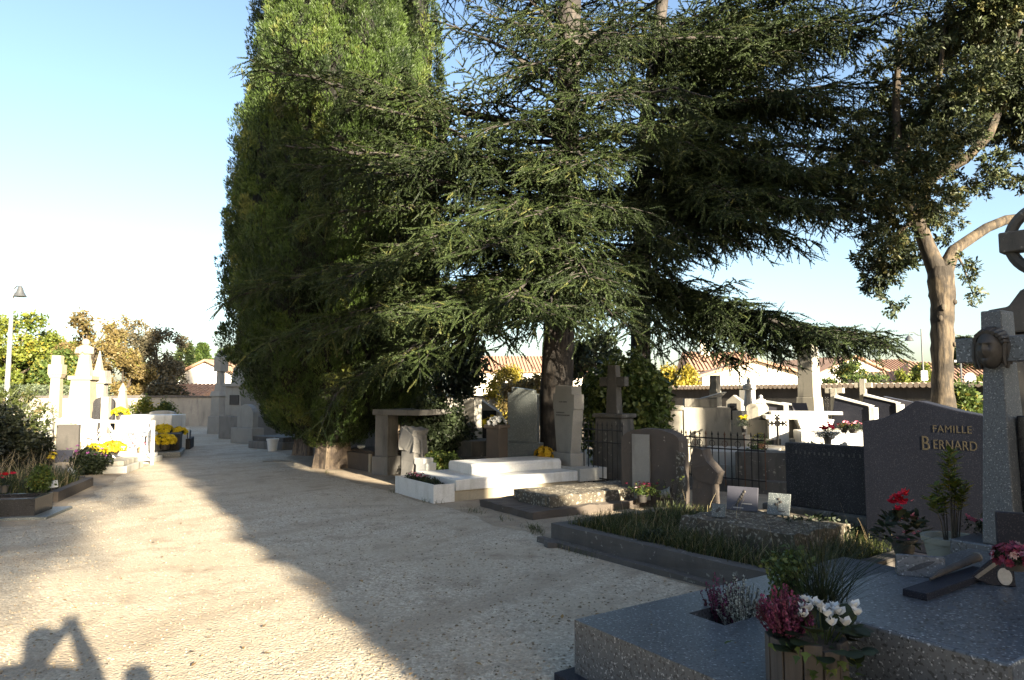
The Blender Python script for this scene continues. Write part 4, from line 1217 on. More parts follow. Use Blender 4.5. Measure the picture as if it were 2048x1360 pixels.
def heather(c, name, label, seed, mat, n=70, h=.22, spread=.11, lean=(0, 0), group=None):
    rng = np.random.default_rng(seed); rnd = random.Random(seed)
    r = thing(name, label, 'heather', c, 0, group)
    P, D, S, T = [], [], [], []
    st = MB()
    for i in range(n):
        a = rnd.uniform(0, 6.28); k = spread*math.sqrt(rnd.random())
        b = Vector((k*.45*math.cos(a), k*.45*math.sin(a), 0))
        e = Vector((k*1.35*math.cos(a) + lean[0], k*1.35*math.sin(a) + lean[1], h*rnd.uniform(.6, 1.08)*(1 - .35*(k/spread)**2)))
        st.tube([b, b.lerp(e, .5) + Vector((0, 0, .015)), e], .0016, 3)
        tn = rnd.random()
        for j in range(18):
            t = .35 + .65*j/18
            P.append(b.lerp(e, t)); D.append(((e - b).normalized())*.7 + Vector((rnd.gauss(0, .6), rnd.gauss(0, .6), rnd.gauss(.1, .4)))); S.append(.016*rnd.uniform(.7, 1.3)); T.append(tn*.6 + .3*rnd.random() + (.3 if j < 4 else 0))
    part('stems', st, M['bark_ce'], r)
    TV = np.array([(0,0,0), (.5,.3,0), (1,0,0), (.5,-.3,0), (.5,0,.3), (.5,0,-.3)], float)
    V, F, T2_ = stamp(TV, np.array([[0,1,2,3],[0,4,2,5]]), np.array([tuple(q) for q in P]), frames(np.array([tuple(q) for q in D])), np.array(S), np.clip(T, 0, 1))
    o = np_mesh('flower_spikes', V, F, M[mat], T2_); o.parent = r
cyclamen(PC + Vector((.05, -.05, .19)), 'cyclamen', 'white cyclamen with round dark leaves in the wooden planter', 81, 'p_white', 18, 1.1)
heather(PC + Vector((-.085, .0, .19)), 'heather_plant', 'pink heather spilling from the left of the wooden planter', 82, 'heath_p', 95, .23, .085, (-.015, -.02))
hp = loc(GO, GR, .40, .80, .17)
heather(hp + Vector((.07, .03, 0)), 'heather_plant', 'white heather growing from the hole in the granite base', 83, 'heath_w', 80, .36, .11)
heather(hp + Vector((.0, .12, 0)), 'heather_plant', 'dull mauve heather growing behind the white heather in the base hole', 84, 'heath_p', 50, .36, .10)
def sedge(c):
    rng = np.random.default_rng(85)
    n = 260
    pts = np.tile(np.array([tuple(c)]), (n, 1)) + np.stack([rng.normal(size=n)*.03, rng.normal(size=n)*.03, np.zeros(n)], 1)
    o = blade_patch('sedge_plant', pts,   .56, .0058, M['lf_dark'], rng, .66, None, 'thin arching dark green sedge rising behind the white cyclamen', 'grass plant', seg=6)
sedge(Vector((1.46, 3.35, .42)))
def ivy(c):
    rng = np.random.default_rng(86); n = 60
    t = rng.random(n)
    P = np.stack([-.05 + .2*rng.random(n) - .02, -.16 - .05*rng.random(n), .2 - .17*t], 1)
    P[:20] = np.stack([-.05 + .12*rng.normal(size=20), -.12 + .05*rng.normal(size=20), .22 + .02*rng.normal(size=20)], 1)
    TV = np.array([(0,0,0), (.2,.45,0), (.45,.2,.02), (1,0,-.05), (.45,-.2,.02), (.2,-.45,0)], float)
    V, F, T = stamp(TV, np.array([[0,1,2,3],[0,3,4,5]]), P, frames(np.stack([rng.normal(size=n), -.6 + .3*rng.normal(size=n), -.5 + .4*rng.normal(size=n)], 1)), .035*(.6+.8*rng.random(n)), rng.random(n))
    o = np_mesh('ivy_plant', V, F, M['lf_green'], T); o.location = c
    tag(o, 'small ivy trailing down the front of the wooden planter', 'ivy')
ivy(PC)
shrub('spurge_plant', 'bright green leafy plant between the heathers and the sedge', loc(GO, GR, .66, 1.0, .33), .10, .10, .40, M['lf_shrub'], 87, .055, 150, cat='plant', stems=6)

# ------------------------------------------------------------------ weedy kerbed grave
KO = gz(1102, 1085); KR = R(-53.5)
KL = lambda x, y, z=0.0: loc(KO, KR, x, y, z)
def kerbed_grave():
    r = thing('kerbed_grave', 'weedy grave with mossy concrete kerb and grass, middle right of the path', 'grave', KO, KR)
    hk = .20
    kw = dict(wear=.012, cuts=3, wscale=9)
    part('kerb', MB().box(0, 2.9, 0, .14, -.02, hk), M['kerb'], r, **kw)
    part('kerb', MB().box(0, .14, .14, 1.75, -.02, hk), M['kerb'], r, **kw)
    part('kerb', MB().box(2.76, 2.9, .14, 1.75, -.02, hk), M['kerb'], r, **kw)
    part('footing', MB().box(-.12, 2.95, -.10, 0, -.02, .045), M['kerb'], r, wear=.02, cuts=3)
    part('soil_bed', MB().box(.14, 2.76, .14, 1.75, 0, .13), M['soil'], r, wear=.03, cuts=4)
    part('slab', MB().box(1.12, 2.35, .72, 1.72, .10, .36), M['moss'], r, wear=.035, cuts=4, wscale=7)
    # headstone: long dark stele on a plinth
    part('plinth', MB().box(1.35, 2.75, 1.76, 2.08, 0, .42), M['old'], r, bevel=.02)
    part('headstone', MB().box(1.60, 2.74, 1.82, 1.97, .42, 1.06), M['stele_d'], r, bevel=.01)
    lt = MB(); rn = random.Random(6)
    x = 1.72
    while x < 2.6:                          # worn, unreadable line of letters
        lt.box(x, x + rn.uniform(.006, .02), 1.8175, 1.82, .955, .955 + rn.uniform(.02, .04)); x += rn.uniform(.035, .06)
    part('worn_lettering', lt, M['engrave'], r)
kerbed_grave()
rng = np.random.default_rng(89)
n = 1500
t_ = rng.random(n)
edge = [gz(1430, 1185), gz(1095, 1088), gz(1060, 1052), gz(925, 1020), gz(800, 990), gz(650, 945)]
seg_ = (t_*(len(edge)-1)).astype(int); fr = t_*(len(edge)-1) - seg_
A_ = np.array([tuple(e) for e in edge])
P = A_[seg_]*(1-fr)[:, None] + A_[seg_+1]*fr[:, None]
cl = np.array([noise.noise((a*2.2, b*2.2, 8)) for a, b in P[:, :2]])
P = P[cl > .08]; P[:, :2] += rng.normal(size=(len(P), 2))*.05
blade_patch('weeds', P, .075, .005, M['grass'], rng, .7, 'stuff', 'short weeds sprouting along the tomb edges beside the path', 'grass')
rng = np.random.default_rng(90)
n = 15000
P = np.stack([.15 + 2.6*rng.random(n), .1 + 1.62*rng.random(n), .13 + .02*rng.random(n)], 1)
slabm = (P[:, 0] > 1.05) & (P[:, 0] < 2.4) & (P[:, 1] > .66)
dens = np.array([noise.noise((a*1.7, b*1.7, 4)) for a, b in P[:, :2]])
keep = (~slabm) & (dens + .5*rng.random(n) > .04)
P = P[keep]
W_ = np.array([tuple(KL(a, b, c)) for a, b, c in P])
o = blade_patch('grass', W_, .17, .006, M['grass'], rng, .5, 'stuff', 'rough green grass growing inside the kerbed grave', 'grass')
n = 90
P = np.stack([.3 + 2.3*rng.random(n), .15 + 1.5*rng.random(n)], 1)
o = blade_patch('dry_grass', np.array([tuple(KL(a, b, .14)) for a, b in P]), .42, .0035, M['dry'], rng, .7, 'stuff', 'pale dry grass stalks standing above the green grass', 'grass', seg=3)

def leaning_plaque(name, label, p, rz, wd, h, t, m, tilt, deco=None, cat='plaque'):
    r = thing(name, label, cat, p, rz)
    T_ = Matrix.Rotation(-tilt, 4, 'X')
    part('panel', MB().box(-wd/2, wd/2, -t/2, t/2, .008, h, T_), M[m], r, bevel=.003)
    part('prop', MB().slab([(-.012, 0), (.012, 0), (.012, h*.55), (-.012, h*.55)], h*math.sin(tilt)*.5 + .01, h*math.sin(tilt) + .075), M[m], r)
    if deco == 'flowers':
        d = MB()
        for i in range(6):
            d.ball((-wd*.18 + wd*.05*i, -t/2 - .004, h*(.25 + .11*i)), (.014, .006, .017), 8, 5, T_)
        d.tube([(-wd*.22, -t/2 - .004, h*.2), (0, -t/2 - .006, h*.5), (wd*.1, -t/2 - .004, h*.85)], .004, 5, T_)
        part('bronze_flowers', d, M['bronze'], r, smooth=True)
        part('inscription_strip', MB().box(-wd*.02, wd*.32, -t/2 - .003, -t/2, h*.30, h*.335, T_).box(-wd*.28, wd*.05, -t/2 - .003, -t/2, h*.12, h*.16, T_), M['porcelain'], r)
    if deco == 'rose':
        d = MB()
        for i in range(3):
            d.ball((-wd*.12 + wd*.10*i, -t/2 - .003, h*(.5 + .12*((i*2) % 3))), (.016, .005, .014), 8, 5, T_)
        d.tube([(-wd*.05, -t/2 - .003, h*.25), (0, -t/2 - .003, h*.6)], .004, 5, T_)
        d.box(wd*.0, wd*.3, -t/2 - .003, -t/2, h*.18, h*.22, T_)
        part('engraved_rose', d, M['bronze'], r, smooth=True)
    if deco == 'leaf':
        d = MB().slab([(-.03, h*.35), (-.005, h*.4), (.02, h*.6), (.012, h*.78), (-.02, h*.6)], -t/2 - .003, -t/2, T_)
        part('engraved_leaf', d, M['bronze'], r)
    return r
leaning_plaque('memorial_plaque', 'large slate plaque with bronze flower spray leaning on the mossy slab', gz(1484, 1023, .36), R(-32), .31, .25, .025, 'slate', R(14), 'flowers')
leaning_plaque('memorial_plaque', 'pale plaque with engraved rose on a small prop, mossy slab', gz(1556, 1032, .36), R(-36), .215, .225, .018, 'greenstone', R(22), 'rose')
leaning_plaque('memorial_plaque', 'smallest plaque with a leaf motif at the mossy slab corner', gz(1437, 1036, .36), R(-30), .13, .135, .02, 'greenstone', R(15), 'leaf')
p = gz(1590, 1024, .36)
r = thing('memorial_plaque', 'dark round plaque with triangular stand behind the rose plaque', 'plaque', p, R(-25))
part('disc', MB().slab([(.04 + .11*math.cos(a), .12 + .11*math.sin(a)) for a in [i*math.pi/14 for i in range(28)]], .02, .04, Matrix.Rotation(R(-10), 4, 'X')), M['slate'], r)
part('stand', MB().slab([(-.10, 0), (.08, 0), (.0, .21)], -.01, .01, Matrix.Rotation(R(-12), 4, 'X')), M['slate'], r)

# plants in the grave
shrub('weed_plant', 'sunlit bright green weed at the right end of the mossy slab', gz(1716, 1062, .13), .15, .13, .22, M['lf_shrub'], 91, .07, 140, cat='plant', stems=4)
shrub('ivy_cushion', 'dark low ivy spreading inside the right end of the kerb', gz(1640, 1092, .12), .40, .26, .24, M['lf_dark'], 92, .075, 480, cat='plant', stems=4)
shrub('weed_plant', 'dark leafy weed in the grass near the front kerb', KL(1.25, .22, .12), .14, .1, .17, M['lf_dark'], 93, .05, 160, cat='plant', stems=4)
def dry_bush():
    r = MB(); rn = random.Random(9)
    for i in range(26):
        a = rn.uniform(0, 6.28); k = rn.uniform(.1, .36)
        e = Vector((k*.75*math.cos(a), k*.75*math.sin(a), rn.uniform(.2, .5)))
        r.tube([(0, 0, 0), e*.5 + Vector((0, 0, .06)), e], [.006, .004, .002], 4)
        for j in range(3):
            t = rn.uniform(.4, .9); q = e*t
            r.tube([q, q + Vector((rn.gauss(0, .06), rn.gauss(0, .06), rn.uniform(.03, .1)))], [.003, .0015], 3)
    single('dry_bush', r, M['dry'] if False else M['woodcut'], 'dead bare twiggy bush in front of the long dark headstone', 'bush', gz(1732, 1052, .15))
dry_bush()
p = KL(1.35, 1.5, .15)
def yellow_stems():
    r = thing('weed_plant', 'spindly weed with a few yellow leaves before the arched stele', 'plant', gz(1340, 1015, .15))
    rn = random.Random(14); mb = MB(); P = []; D = []
    for i in range(7):
        e = Vector((rn.uniform(-.2, .28), rn.uniform(-.1, .1), rn.uniform(.18, .42)))
        mb.tube([(e.x*.2, 0, 0), e*.6 + Vector((0, 0, .05)), e], .0025, 4)
        for j in range(5):
            q = e*rn.uniform(.75, 1.0); P.append(tuple(q)); D.append((rn.gauss(0, 1), rn.gauss(0, 1), rn.gauss(0, .6)))
    part('stems', mb, M['lf_dark'], r)
    TV = np.array([(0,0,0), (.4,.3,.03), (1,0,0), (.4,-.3,.03)], float)
    V, F, T = stamp(TV, np.array([[0,1,2,3]]), np.array(P), frames(np.array(D)), np.full(len(P), .05), np.full(len(P), .6))
    o = np_mesh('leaves', V, F, M['lf_yellow'], T); o.parent = r
yellow_stems()
r = thing('fallen_flower_pot', 'overturned cream pot beside dead white flowers at the weedy grave', 'plant pot', gz(1322, 1000, .12), R(10))
part('pot', pot_mesh(.075, .16), M['cementpot'], r, smooth=True)
r.rotation_euler = (R(75), 0, R(60)); r.location.z = .19
bouquet('dead_flowers', 'tangle of dead white flowers beside the overturned pot', gz(1285, 1004, .10), .26, 'p_wine', 95, 'pot_dark', 22, .03, .14, leafm='lf_green')
single('loose_stone', MB().box(-.14, .14, -.07, .07, 0, .05), M['kerb'], 'loose broken kerb piece on the gravel by the kerb corner', 'stone', gz(1118, 1092), R(15), wear=.025, cuts=2)

# ------------------------------------------------------------------ family stele with gilt name (behind right)
def text(body, size, parent, x, y, z, m, ext=.003, font_sp=1.0, name='lettering'):
    c = bpy.data.curves.new(name, 'FONT'); c.body = body; c.size = size; c.extrude = ext; c.space_character = font_sp
    c.align_x = 'LEFT'; c.resolution_u = 4
    f = bpy.data.objects.new(name, c); COL.objects.link(f)
    bpy.context.view_layer.update()
    me = bpy.data.meshes.new_from_object(f.evaluated_get(bpy.context.evaluated_depsgraph_get()))
    bpy.data.objects.remove(f); bpy.data.curves.remove(c)
    me.materials.clear(); me.materials.append(m)
    o = bpy.data.objects.new(name, me); COL.objects.link(o)
    o.rotation_euler = (R(90), 0, 0); o.location = (x, y, z); o.parent = parent
    return o
BP = at(1838, 803, 6.0); BP.z = 0
BR = R(-53)
def name_stele():
    r = thing('family_headstone', 'broad dark granite headstone with sloping wing and gilt family name', 'headstone', BP, BR)
    poly = [(-.50, .2), (1.05, .2), (1.05, 1.27), (.30, 1.42), (.0, 1.50), (-.03, 1.50), (-.18, 1.40), (-.30, 1.345), (-.48, 1.31), (-.50, 1.29)]
    part('stele', MB().slab(poly, 0, .16), M['granite_d'], r, bevel=.008)
    part('base', MB().box(-.6, 1.15, -.08, .3, 0, .2), M['granite_d'], r, bevel=.01)
    text('FAMILLE', .088, r, .095, -.001, 1.235, M['gold'], .0008, 1.10).scale.x = .86
    text('B', .175, r, .0, -.001, 1.08, M['gold'], .0008).scale.x = .72
    text('ERNARD', .112, r, .093, -.001, 1.095, M['gold'], .0008, 1.06).scale.x = .74
name_stele()
# lit edge slab between the two steles
# old stone ring cross at the far right
def ring_cross():
    c = at(2108, 560, 6.4); c.z = 0
    r = thing('stone_ring_cross', 'old dark weathered stone cross with ring at the right edge, above the granite cross', 'cross', c, R(-50))
    part('pedestal', MB().box(-.42, .42, -.3, .3, 0, 2.12), M['old'], r, wear=.015, cuts=2)
    part('cap', MB().slab([(-.46, 2.13), (.46, 2.13), (.47, 2.36), (.30, 2.38), (.2, 2.52), (.08, 2.58), (-.08, 2.58), (-.2, 2.52), (-.30, 2.38), (-.47, 2.36)], -.3, .3), M['old'], r, bevel=.02)
    part('shaft', MB().frus(.22, .2, .17, .17, 2.58, 3.45), M['old'], r, bevel=.015)
    part('arm', MB().box(-.40, .40, -.09, .09, 2.93, 3.13), M['old'], r, bevel=.015)
    pts = [(.33*math.cos(a), 0, 3.03 + .33*math.sin(a)) for a in [i*math.pi/20 for i in range(41)]]
    part('ring', MB().tube(pts, .055, 8), M['old'], r, smooth=True)
ring_cross()

# ------------------------------------------------------------------ low mossy tomb and its base
def old_tomb():
    o = gz(1070, 1040); rz = R(-57)
    r = thing('old_low_tomb', 'low lichen-spotted old tomb slab catching sun between white tomb and weedy grave', 'tomb', o, rz)
    part('base_slab', MB().box(-1.28, .02, -.05, 2.35, -.02, .10), M['brownstone'], r, wear=.03, cuts=4)
    part('ledger', MB().box(-.98, -.14, .32, 2.2, .10, .245), M['moss'], r, wear=.025, cuts=4, wscale=9)
old_tomb()

# ------------------------------------------------------------------ white marble tomb
WO = gz(867, 1008); WR = R(-57)
WL = lambda x, y, z=0.0: loc(WO, WR, x, y, z)
def white_tomb():
    r = thing('white_tomb', 'white marble tomb with stepped slabs, sunlit along its long side', 'tomb', WO, WR)
    part('planter_box', MB().box(-1.36, 0, 0, .03, 0, .265).box(-.03, 0, .03, .34, 0, .265).box(-1.36, -1.33, .03, .34, 0, .265), M['marble'], r)
    part('planter_soil', MB().box(-1.33, -.03, .03, .335, 0, .22), M['soil'], r, wear=.01, cuts=2)
    part('base', MB().box(-1.33, -.03, .341, 2.75, 0, .155), M['cream'], r, bevel=.008)
    part('lower_slab', MB().box(-1.37, .0, .36, 2.62, .155, .315), M['marble'], r, bevel=.01)
    part('rear_slab', MB().box(-1.45, .05, 2.622, 3.2, .14, .345), M['marble_old'], r, bevel=.01)
    part('upper_slab', MB().slab([(-1.22, .315), (-.45, .315), (-.45, .43), (-.49, .475), (-1.18, .475), (-1.22, .43)], .88, 2.62), M['marble'], r, bevel=.006)
    hs = thing('headstone_group', None, None)
    bpy.data.objects.remove(hs)
    part('headstone_block', MB().box(-.90, -.36, 2.75, 3.1, .345, .56), M['head_marble'], r, bevel=.008)
    cx = -.62
    poly = [(cx-.20, .56), (cx+.20, .56), (cx+.285, 1.30), (cx+.30, 1.30), (cx+.30, 1.56), (cx+.235, 1.56), (cx+.235, 1.70), (cx-.235, 1.72), (cx-.235, 1.58), (cx-.30, 1.58), (cx-.30, 1.30), (cx-.285, 1.30)]
    h = part('headstone', MB().slab(poly, 2.80, 3.02), M['head_marble'], r, bevel=.008)
    lt = MB(); rn = random.Random(3)
    for z, x0, x1 in ((1.42, -.12, .1), (1.235, -.2, .02), (1.19, -.2, .18)):
        x = cx + x0
        while x < cx + x1:
            lt.box(x, x + rn.uniform(.008, .018), 2.797, 2.80, z, z + .022); x += rn.uniform(.022, .03)
    l = part('worn_lettering', lt, M['wall_d'], h)
white_tomb()
rng = np.random.default_rng(101)
r = thing('planter_flowers', 'low pink and white bedding flowers in the white tomb planter', 'flowers', WL(-.7, .18, .22), WR)
P = np.stack([-.5 + .9*rng.random(90), -.10 + .2*rng.random(90), .01 + .04*rng.random(90)], 1)
V, F, T = stamp(KNOT[0], KNOT[1], P, frames(rng.normal(size=(90, 3)) + np.array([0, 0, .6])), np.full(90, .07), rng.random(90))
o = np_mesh('leaves', V, F, M['lf_dark'], T); o.parent = r
P = np.stack([-.5 + .75*rng.random(34), -.10 + .2*rng.random(34), .06 + .05*rng.random(34)], 1)
rosettes(r, 'pink_blooms', P[:12], .03, M['p_pink'], rng)
rosettes(r, 'white_blooms', P[12:], .026, M['p_wine'], rng)
mum('chrysanthemum_pot', 'ball of orange-yellow chrysanthemums beside the tapered white headstone', WL(-1.05, 2.72, .345), .21, 'p_ochre', 102, 'pot_dark', .12, .055, 70)

# ------------------------------------------------------------------ generic grave furniture
def outline(kind, wd, h):
    a = wd/2
    if kind == 'arch': return [(-a, 0), (a, 0), (a, h - a*.75)] + [(a*math.cos(t), h - a*.75 + a*.75*math.sin(t)) for t in [math.pi*i/12 for i in range(1, 12)]] + [(-a, h - a*.75)]
    if kind == 'lowarch': return [(-a, 0), (a, 0), (a, h*.86)] + [(a*math.cos(t), h*.86 + h*.14*math.sin(t)) for t in [math.pi*i/10 for i in range(1, 10)]] + [(-a, h*.86)]
    if kind == 'shoulder': return [(-a, 0), (a, 0), (a, h*.88), (a*.8, h*.88), (a*.8, h*.94), (-a*.72, h), (-a*.72, h*.9), (-a, h*.9)]
    if kind == 'peak': return [(-a, 0), (a, 0), (a, h*.78), (0, h), (-a, h*.78)]
    if kind == 'slope': return [(-a, 0), (a, 0), (a, h*.72), (-a, h)]
    if kind == 'taper': return [(-a*.8, 0), (a*.8, 0), (a, h*.9), (a*.7, h), (-a*.7, h), (-a, h*.9)]
    return [(-a, 0), (a, 0), (a, h), (-a, h)]
def headstone(name, label, p, rz, kind, wd, h, t, m, base=None, plate=None, group=None, cat='headstone', bm_=None, plate_m='black'):
    r = thing(name, label, cat, p, rz, group)
    z = 0
    if base:
        part('base', MB().box(-wd/2 - base[0], wd/2 + base[0], -t/2 - base[0]*.8, t/2 + base[0]*.8, 0, base[1]), M[bm_ or m], r, bevel=.012)
        z = base[1]
    part('stele', MB().slab([(x, y + z) for x, y in outline(kind, wd, h)], -t/2, t/2), M[m], r, bevel=.01)
    if plate:
        part('plate', MB().box(-plate[0]/2, plate[0]/2, -t/2 - .02, -t/2, z + plate[1], z + plate[2]), M[plate_m], r)
    return r
def stone_cross(name, label, p, rz, h, m, ped=(.5, .5, .6), wd=.14, arm=.5, cat='cross', group=None, trefoil=False):
    r = thing(name, label, cat, p, rz, group)
    part('pedestal', MB().frus(ped[0], ped[1], ped[0]*.86, ped[1]*.86, 0, ped[2]).box(-ped[0]*.5, ped[0]*.5, -ped[1]*.5, ped[1]*.5, ped[2], ped[2] + .07), M[m], r, bevel=.012)
    z = ped[2] + .07
    part('shaft', MB().frus(wd*1.35, wd*1.2, wd, wd*.9, z, h), M[m], r, bevel=.01)
    za = z + (h - z)*.66
    part('arm', MB().box(-arm/2, -wd*.56, -wd*.45, wd*.45, za - wd/2, za + wd/2).box(wd*.56, arm/2, -wd*.45, wd*.45, za - wd/2, za + wd/2), M[m], r, bevel=.01)
    return r
def column_mon(name, label, p, rz, secs, m, finial=None, cat='monument', fm=None):
    """secs: list of (z0,z1,w0,w1) stacked square blocks"""
    r = thing(name, label, cat, p, rz)
    nm = ['plinth', 'pedestal', 'cornice', 'shaft', 'capital', 'cap_block', 'cap_block']
    for i, (z0, z1, w0, w1) in enumerate(secs):
        part(nm[min(i, 6)], MB().frus(w0, w0*.9, w1, w1*.9, z0, z1), M[m], r, bevel=.012)
    zt = secs[-1][1]
    f = finial
    if f:
        if f[0] == 'urn': part('urn', MB().lathe([(.4*f[1], zt), (.2*f[1], zt + f[1]*.2), (.5*f[1], zt + f[1]*.6), (.55*f[1], zt + f[1]*.8), (.3*f[1], zt + f[1]), (.12*f[1], zt + f[1]*1.3), (.02, zt + f[1]*1.5)], 14), M[fm or m], r, smooth=True)
        if f[0] == 'cross':
            h_, w_ = f[1], f[2]
            part('cross', MB().box(-w_/2, w_/2, -w_*.4, w_*.4, zt, zt + h_).box(-h_*.34, -w_/2, -w_*.38, w_*.38, zt + h_*.55, zt + h_*.55 + w_).box(w_/2, h_*.34, -w_*.38, w_*.38, zt + h_*.55, zt + h_*.55 + w_), M[fm or m], r, bevel=.01)
        if f[0] == 'statue': figure(r, zt, f[1], fm or m)
        if f[0] == 'point': part('finial', MB().frus(f[2], f[2], .02, .02, zt, zt + f[1]), M[fm or m], r)
    return r
def figure(parent, z, h, m):
    """draped standing figure with bowed head and folded arms"""
    prof = [(.20, 0), (.22, .03), (.19, .2), (.165, .4), (.15, .52), (.175, .62), (.19, .72), (.15, .80), (.06, .84)]
    vs, fs, n = [], [], 22
    for j, (r_, zz) in enumerate(prof):
        for k in range(n):
            a = 2*math.pi*k/n
            f = 1 + (.10*math.sin(7*a) if zz < .55 else .02*math.sin(5*a))*(1 - zz)
            vs.append((r_*h*f*math.cos(a)*(1.05 if zz > .55 else .95), r_*h*f*math.sin(a)*.78, z + zz*h))
    for j in range(len(prof)-1):
        for k in range(n): fs.append((j*n+k, j*n+(k+1) % n, (j+1)*n+(k+1) % n, (j+1)*n+k))
    mb = MB().add(vs, fs)
    mb.ball((0, -.02*h, z + .91*h), (.075*h, .085*h, .095*h), 14, 10)
    mb.ball((0, .012*h, z + .905*h), (.098*h, .09*h, .105*h), 14, 10)          # veil
    for s in (-1, 1):
        mb.tube([(s*.165*h, 0, z + .76*h), (s*.19*h, -.05*h, z + .62*h), (s*.06*h, -.16*h, z + .62*h), (0, -.17*h, z + .68*h)], [.055*h, .05*h, .038*h, .03*h], 8)
    return part('statue', mb, M[m], parent, smooth=True)
def ledger_tomb(name, label, p, rz, wd, ln, h, m, top=None, kind=None, hs=None, hm=None, group=None, cat='tomb'):
    r = thing(name, label, cat, p, rz, group)
    part('base', MB().box(-wd/2, wd/2, 0, ln, 0, h*.6), M[m], r, bevel=.012)
    part('ledger', MB().box(-wd/2 + .08, wd/2 - .08, .08, ln - .1, h*.6, h), M[top or m], r, bevel=.012)
    if hs: part('headstone', MB().slab([(x, y + h*.6) for x, y in outline(kind or 'flat', hs[0], hs[1])], ln - .02, ln + hs[2]), M[hm or m], r, bevel=.012)
    return r

RW = R(-54)
g0 = lambda px, py, Y: Vector((at(px, py, Y).x, Y, 0))

# around and behind the white tomb
headstone('headstone', 'grey-green granite headstone with stepped slanting top behind the white tomb', g0(1047, 885, 12.9), R(-28), 'shoulder', .60, 1.02, .14, 'greenstone', (.06, .68))
headstone('headstone', 'dark headstone with gilt lines in pale frame, behind the brown pillar', g0(982, 880, 15.8), R(-25), 'slope', .52, 1.1, .14, 'marble_old', (.1, .35), (.34, .15, .85))
r = thing('stone_pillar', 'short square brown stone pillar left of the grey-green headstone', 'pillar', g0(994, 905, 12.4), R(-35))
part('shaft', MB().box(-.14, .14, -.14, .14, 0, .96), M['brownstone'], r, bevel=.012)
part('cap', MB().box(-.17, .17, -.17, .17, .96, 1.03), M['brownstone'], r, bevel=.01)
mum('chrysanthemum_pot', 'white chrysanthemums on top of the short brown pillar', (g0(994, 905, 12.4).x, 12.4, 1.03), .17, 'p_white', 111, None, 0, .04, 60)
mum('chrysanthemum_pot', 'dull yellow chrysanthemums beyond the brown pillar, in shade', (g0(990, 900, 13.6).x, 13.6, .75), .26, 'p_yellow', 112, 'pot_dark', .2, .05, 60)
headstone('headstone', 'narrow pale marble headstone lit at its edge behind the dark shrub', g0(945, 880, 15.0), R(-50), 'flat', .4, 1.25, .2, 'marble_old', (.08, .2))
headstone('low_tomb', 'low dark stone tomb behind the brown pillar in deep shade', g0(940, 900, 14.2), R(-45), 'flat', 1.1, .3, .9, 'old', (.15, .35), cat='tomb')
def canopy():
    o = g0(772, 945, 13.7)
    r = thing('pillared_tomb', 'grey stone tomb frame of square pillars carrying a flat lintel', 'tomb', o, R(-30))
    for x, y in ((0, 0), (0, 1.1), (.8, 1.1)):
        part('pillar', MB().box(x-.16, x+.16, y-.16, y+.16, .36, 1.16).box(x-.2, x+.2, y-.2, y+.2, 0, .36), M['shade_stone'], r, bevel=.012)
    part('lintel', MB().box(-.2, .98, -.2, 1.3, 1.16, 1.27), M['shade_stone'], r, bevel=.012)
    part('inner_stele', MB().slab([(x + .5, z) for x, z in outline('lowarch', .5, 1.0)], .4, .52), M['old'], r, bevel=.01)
canopy()
def low_box():
    o = gz(742, 945); 
    r = thing('low_tomb', 'low brown box tomb between the cypress trunk and the pillared tomb', 'tomb', o, R(-50))
    part('box', MB().box(-1.45, 0, 0, 1.6, 0, .36), M['brownstone'], r, bevel=.015)
    part('corner_post', MB().box(-.06, .03, -.03, -.001, 0, .37), M['cream'], r)  # pale strip painted where sun catches the corner of the box
    part('soil', MB().box(-1.35, -.1, .1, 1.5, .361, .40), M['soil'], r, wear=.02, cuts=3)
low_box()
single('white_pebble_bowl', MB().lathe([(.03, 0), (.08, .03), (.09, .07), (.07, .08)], 14), M['pot_w'], 'small white bowl lying on the low brown box tomb', 'bowl', Vector((g0(722, 905, 14.9).x, 14.9, .40)))
def rustic():
    o = g0(828, 950, 11.9)
    r = thing('rustic_stele', 'rough carved stone stele with lumpy sunlit top beside the white planter', 'monument', o, R(-40))
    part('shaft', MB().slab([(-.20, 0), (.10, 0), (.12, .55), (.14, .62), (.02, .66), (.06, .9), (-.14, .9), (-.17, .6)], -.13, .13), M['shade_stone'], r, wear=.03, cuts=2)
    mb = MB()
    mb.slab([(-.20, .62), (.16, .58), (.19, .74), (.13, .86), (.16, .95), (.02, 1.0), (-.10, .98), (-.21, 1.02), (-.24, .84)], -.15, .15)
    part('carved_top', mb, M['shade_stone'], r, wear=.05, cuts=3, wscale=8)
rustic()
def small_steps():
    o = g0(849, 940, 11.7)
    r = thing('white_block', 'small white stepped stone block glowing in sun beside the rough stele', 'monument', o, R(-40))
    part('block', MB().slab([(-.11, 0), (.16, 0), (.17, .42), (.10, .42), (.10, .5), (-.14, .5), (-.14, .4), (-.1, .38)], -.11, .11), M['marble'], r, bevel=.01)
    part('iron_stem', MB().tube([(-.06, 0, .5), (-.08, 0, .75), (-.1, 0, .8)], [.012, .012, .02], 6), M['shade_stone'], r)
small_steps()
shrub('yew_shrub', 'dark rounded shrub in shade behind the rough stele', g0(868, 905, 14.0), .62, .6, 1.45, M['lf_dark'], 121, .16, 900, cat='shrub')
shrub('weed_plant', 'low shaded weeds at the foot of the dark rounded shrub', g0(880, 905, 13.0), .45, .3, .45, M['lf_green'], 122, .09, 300, cat='plant')
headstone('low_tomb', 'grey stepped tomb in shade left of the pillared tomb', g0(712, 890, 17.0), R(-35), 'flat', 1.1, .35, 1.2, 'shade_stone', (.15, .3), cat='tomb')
headstone('headstone', 'grey headstone seen between the cypress and the pillared tomb', g0(722, 840, 20.5), R(-30), 'lowarch', .6, 1.0, .2, 'shade_stone', (.1, .35))
